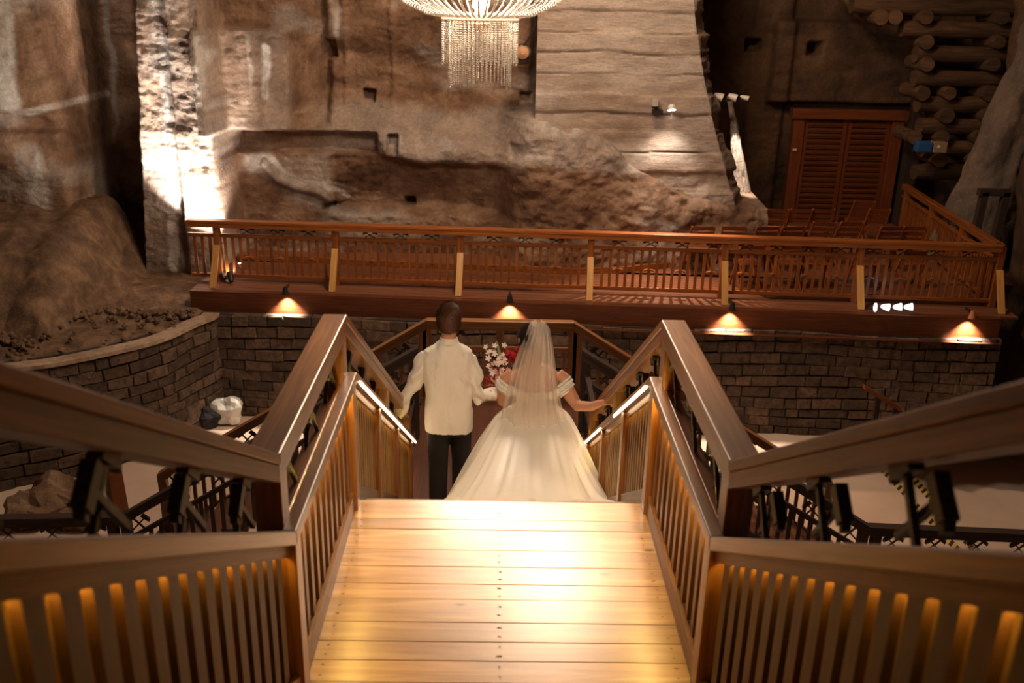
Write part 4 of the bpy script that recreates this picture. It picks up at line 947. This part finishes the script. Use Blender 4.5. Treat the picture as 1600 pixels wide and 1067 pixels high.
mb.tube([(-.09, 0, .9), (-.092, .02, .5), (-.095, 0, .07)], [.1, .082, .075], 18); mb.tube([(.09, 0, .9), (.095, .15, .48), (.092, .2, -.05)], [.1, .082, .075], 18)
fuse(mb, 'trousers', M['trousers'], groom, .01, 3)
for x, y, z in ((-.095, 0, 0), (.092, .2, -rise)):
    mb = MB(); mb.loft([[Vector((x+math.cos(a)*rx, y+.06+math.sin(a)*ry, z+h)) for a in [2*PI*k/20 for k in range(20)]] for h, rx, ry in ((0, .048, .14), (.02, .052, .145), (.05, .046, .13), (.075, .038, .07), (.09, .034, .045))]); mb.build('shoe', M['shoe'], groom, True)

# bride
bx, by, bz = .28, 7.05, -10*rise
bride = empty('person', (bx, by, bz), 'woman seen from behind in ivory off-shoulder wedding gown and sheer veil, hand on rail', 'person')
hc = Vector((-.062, .03, 1.635))
mb = MB()
mb.loft([ring(0, 0, z, rx, ry, 2.2) for z, rx, ry in ((.9, .17, .12), (1.0, .155, .105), (1.1, .135, .095), (1.2, .155, .1), (1.3, .185, .1), (1.365, .185, .085), (1.41, .12, .065), (1.44, .06, .055))])
mb.tube([(-.01, 0, 1.4), (-.03, .01, 1.47), (-.04, .02, 1.56)], [.06, .05, .052], 16)
head(mb, hc, .35, .072, .09, .115)
S1 = [(.175, 0, 1.35), (.225, -.01, 1.315), (.28, -.06, 1.2), (.34, -.12, 1.13), (.43, -.26, 1.19), (.52, -.4, 1.29)]
mb.tube(S1, [.055, .06, .056, .046, .038, .027], 16)
hand(mb, (.525, -.41, 1.295), (.55, .25, .0), (.0, -.2, 1), 1, .7, .17)
mb.tube([(-.18, 0, 1.35), (-.235, 0, 1.31), (-.255, .0, 1.2), (-.26, .02, 1.1), (-.29, .16, 1.08), (-.3, .28, 1.12)], [.055, .06, .055, .047, .038, .027], 16)
hand(mb, (-.3, .285, 1.125), (.1, .9, .35), (0, .3, -1), 1, 1.0, .17)
for s in (-1, 1): mb.tube([(s*.09, 0, .92), (s*.09, .05, .5), (s*.08, .1 if s > 0 else 0, .12 if s < 0 else -.04)], [.09, .06, .045], 14)
fuse(mb, 'body', M['skin'], bride, .0065, 2)
hm_ = MB(); cap(hm_, hc, .35, .087, .105, .128, -.3); hb = hm_.build('hair', M['hair2'], bride, True)
strands(hc, 3000, .03, None, None, '', .35, .087, .105, .128, -.3, 4, .12).build('hair_strands', M['hair2'], hb)
bn = MB(); bcn = hc+Vector((.03, -.115, .035))
bn.loft([[bcn+Vector((math.cos(a)*r*(1+.06*math.sin(5*a+z*30)), z*.8, math.sin(a)*r)) for a in [2*PI*k/26 for k in range(26)]] for z, r in ((-.05, .02), (-.045, .045), (-.02, .062), (.01, .066), (.04, .058), (.07, .035))]); bn.build('hair_bun', M['hair2'], hb, True)
# bodice
mb = MB(); mb.loft([ring(0, -.002, z, rx, ry, 2.3, 40) for z, rx, ry in ((1.235, .168, .108), (1.2, .166, .11), (1.14, .152, .106), (1.08, .146, .104), (1.04, .15, .108))], cap=False); bo = mb.build('bodice', M['satin'], bride, True)
bo.modifiers.new('s', 'SOLIDIFY').thickness = .006
# off-shoulder sleeve bands
for s, pts, ax in ((1, (.235, -.03, 1.255), (.35, -.35, -.85)), (-1, (-.238, .0, 1.24), (-.25, .02, -1))):
    c0 = Vector(pts); ax = Vector(ax).normalized(); u = Vector((s, 0, 0)); u = (u-ax*u.dot(ax)).normalized(); v = ax.cross(u); mb = MB(); rows = []
    for j in range(9):
        t = j/8; r = .066+.02*math.sin(PI*t)+.006*math.sin(t*19)
        rows.append([c0+ax*(t-.5)*.105+(u*math.cos(a)+v*math.sin(a))*(r+.003*math.sin(3*a+j))+ax*.02*math.cos(a)*-1 for a in [2*PI*k/30 for k in range(30)]])
    mb.loft(rows, cap=False); so = mb.build('sleeve_band', M['satin'], bride, True); so.modifiers.new('s', 'SOLIDIFY').thickness = .008
    mb = MB(); mb.tube([c0+u*-.05+Vector((0, -.05, 0)), Vector((s*.14, -.1, 1.21)), Vector((s*.07, -.112, 1.2))], [(.04, .012), (.036, .01), (.03, .006)], 12, ref=(0, 0, 1)); mb.build('sleeve_band', M['satin'], bride, True)
# skirt with train lying on the steps
KW = [(0, .142), (.05, .2), (.1, .262), (.17, .31), (.38, .41), (.68, .54), (1, .655), (1.06, .68)]
def kw(t):
    for (a, u), (b_, v) in zip(KW[:-1], KW[1:]):
        if t <= b_: return u+(v-u)*(t-a)/(b_-a)
    return KW[-1][1]
def stair_z(y): return -(max(y, Y1)-Y1)*S if y < Y2 else LZ
seg = 220; nr = 46; vs = []
zw = bz+1.09
for i in range(nr):
    t = i/(nr-1); ww = kw(t); e = t**1.25; yc = by+(6.25-by)*e; dd = .1+(1.3-.1)*(t**1.15); xc = bx+(.215-bx)*t
    for k in range(seg):
        a = 2*PI*k/seg; fold = 1+(.032*math.sin(11*a+1.2*math.sin(2*a)+2*t)+.018*math.sin(23*a+3)+.012*math.sin(37*a))*min(1, t*1.8)
        x = xc+math.cos(a)*ww*fold; y = yc+math.sin(a)*dd*fold
        hemz = stair_z(y)+.04
        f = min(1, t**(.92 if math.sin(a) < 0 else 1.0)); base = zw+( -.02)*(1)
        zlin = zw+(hemz-zw)*f; 
        # cloth bows outward at the hips
        z = zlin+.16*math.sin(PI*min(1, t))*(1-t)+.03*math.sin(9*a)*math.sin(21*a+1)*sm(.75, .95, t)
        if i == nr-1: z = stair_z(y)-.12
        vs.append((x-bx, y-by, (max(z, stair_z(y)+.02) if i < nr-1 else z)-bz))
mb = MB(); rows = [[Vector(v) for v in vs[i*seg:(i+1)*seg]] for i in range(nr)]; mb.loft(rows, cap=False)
sk = mb.build('skirt', M['satin'], bride, True, True)
# veil
vr = [(509, 838, 846, 7.03, 6.94), (514, 830, 853, 7.05, 6.9), (524, 825, 860, 7.05, 6.86), (551, 814, 865, 7.05, 6.85), (592, 800, 869, 7.03, 6.86), (642, 788, 876, 7.0, 6.8), (676, 784, 892, 6.95, 6.7)]
import bisect
def veil(name, rr, fold, seedp, nn=60, mm=64):
    rows = []
    for i in range(mm):
        u = i/(mm-1)*(len(rr)-1); j = min(int(u), len(rr)-2); f = u-j; row, L_, R_, ye, yb = [a*(1-f)+b_*f for a, b_ in zip(rr[j], rr[j+1])]
        xl, xr = aY(L_, row, 6.9).x, aY(R_, row, 6.9).x; z = aY((L_+R_)/2, row, 6.88).z; cx = (xl+xr)/2; h = (xr-xl)/2; r_ = []
        for k in range(nn+1):
            a = PI*k/nn; amp = fold*(i/mm)**.8
            r_.append(Vector((cx-math.cos(a)*h*(1+amp*.6*math.sin(9*a+seedp))-bx, ye-(ye-yb)*math.sin(a)+amp*.16*math.sin(17*a+seedp+1.5*i/mm)-by, z+.008*math.sin(3*a+seedp)*(i/mm)-bz)))
        rows.append(r_)
    mb = MB()
    for p, q in zip(rows[:-1], rows[1:]):
        for k in range(nn): mb.quad([p[k], p[k+1], q[k+1], q[k]])
    return mb.build(name, M['veil'], bride, True, True)
veil('veil', vr, .12, 0)
v2 = [(510, 839, 846, 7.03, 6.95), (520, 829, 857, 7.05, 6.89), (551, 822, 862, 7.05, 6.88), (592, 812, 864, 7.03, 6.9), (650, 802, 872, 7.0, 6.85)]
veil('veil_layer', v2, .3, 2)
v3 = [(530, 846, 860, 7.04, 6.93), (570, 856, 878, 7.03, 6.9), (610, 866, 900, 7.0, 6.88), (648, 875, 908, 6.98, 6.84)]

# bouquet
bqc = aY(782, 566, 7.42); bq = empty('bouquet', bqc, 'bouquet of white, pink and red flowers held in front between the couple', 'bouquet')
def blossom(col, name, s, pet=5):
    mt = simple(name+'_petal', col, .6); mb = MB()
    for k in range(pet):
        a = 2*PI*k/pet; R = Matrix.Rotation(a, 3, 'Z'); P = [Vector(p)*s for p in ((0, 0, 0), (.35, -.28, .15), (.8, -.25, .3), (1.05, 0, .3), (.8, .25, .3), (.35, .28, .15))]
        P = [R@p for p in P]; mb.quad(P); mb.quad([p-Vector((0, 0, .0015)) for p in P][::-1])
    mb.tube([(0, 0, 0), (0, 0, .25*s)], [.1*s, .06*s], 6); return mb.mesh(name, mt)
kinds = {'w': blossom((.85, .74, .68), 'pale_blossom', .026), 'p': blossom((.7, .32, .3), 'pink_blossom', .024), 'r': blossom((.5, .01, .02), 'red_blossom', .024, 6)}
rb_ = random.Random(12)
def put(kind, px, py, dy=0, sc=1.0):
    p = aY(px, py, 7.42+dy)-bqc; o = bpy.data.objects.new('blossom', kinds[kind]); C.objects.link(o); o.parent = bq; o.location = p
    d = Vector((p.x*3+rb_.uniform(-.3, .3), -1+rb_.uniform(-.2, .5), p.z*3+.3)).normalized(); o.rotation_euler = d.to_track_quat('Z', 'Y').to_euler(); o.scale = (sc,)*3
for _ in range(26): put('w', rb_.gauss(774, 8), rb_.gauss(557, 13), rb_.uniform(-.06, .06), rb_.uniform(.7, 1.15))
for _ in range(16): put('p', rb_.gauss(782, 8), rb_.gauss(578, 8), rb_.uniform(-.06, .06), rb_.uniform(.7, 1.1))
for _ in range(20): put('r', rb_.gauss(799, 7), rb_.gauss(556, 8), rb_.uniform(-.06, .06), rb_.uniform(.7, 1.1))
for _ in range(24): put('r', 764+rb_.gauss(0, 2.5), rb_.uniform(585, 618), rb_.uniform(-.02, .02), .5)
lf = simple('dark_leaf', (.035, .05, .02), .5)
for k in range(26):
    p = aY(rb_.gauss(784, 13), rb_.gauss(566, 16), 7.46+rb_.uniform(-.04, .05))-bqc; mb = MB(); d = Vector((rb_.uniform(-1, 1), rb_.uniform(-.5, .3), rb_.uniform(-.4, 1))).normalized()*.035; sdd = d.cross(Vector((0, 1, 0))).normalized()*.011
    mb.quad([p-d, p-sdd, p+d, p+sdd]); mb.quad([p-d+Vector((0, .001, 0)), p+sdd+Vector((0, .001, 0)), p+d+Vector((0, .001, 0)), p-sdd+Vector((0, .001, 0))]); mb.build('leaf', lf, bq)
for k in range(5):
    p = aY(775+k*5, 590, 7.42)-bqc; mb = MB(); mb.tube([aY(772+k*6, 545, 7.45)-bqc, p, Vector((-.3+bx, by+.33, bz+1.1))-bqc+Vector((.005*k, 0, -.1))], .003, 5); mb.build('stem', lf, bq)
mb = MB(); mb.tube([aY(776, 533, 7.42)-bqc, aY(779, 545, 7.42)-bqc, aY(782, 560, 7.42)-bqc], [.005, .012, .02], 8); mb.build('flower_bud_spike', simple('bud_green', (.3, .32, .16), .6), bq, True)
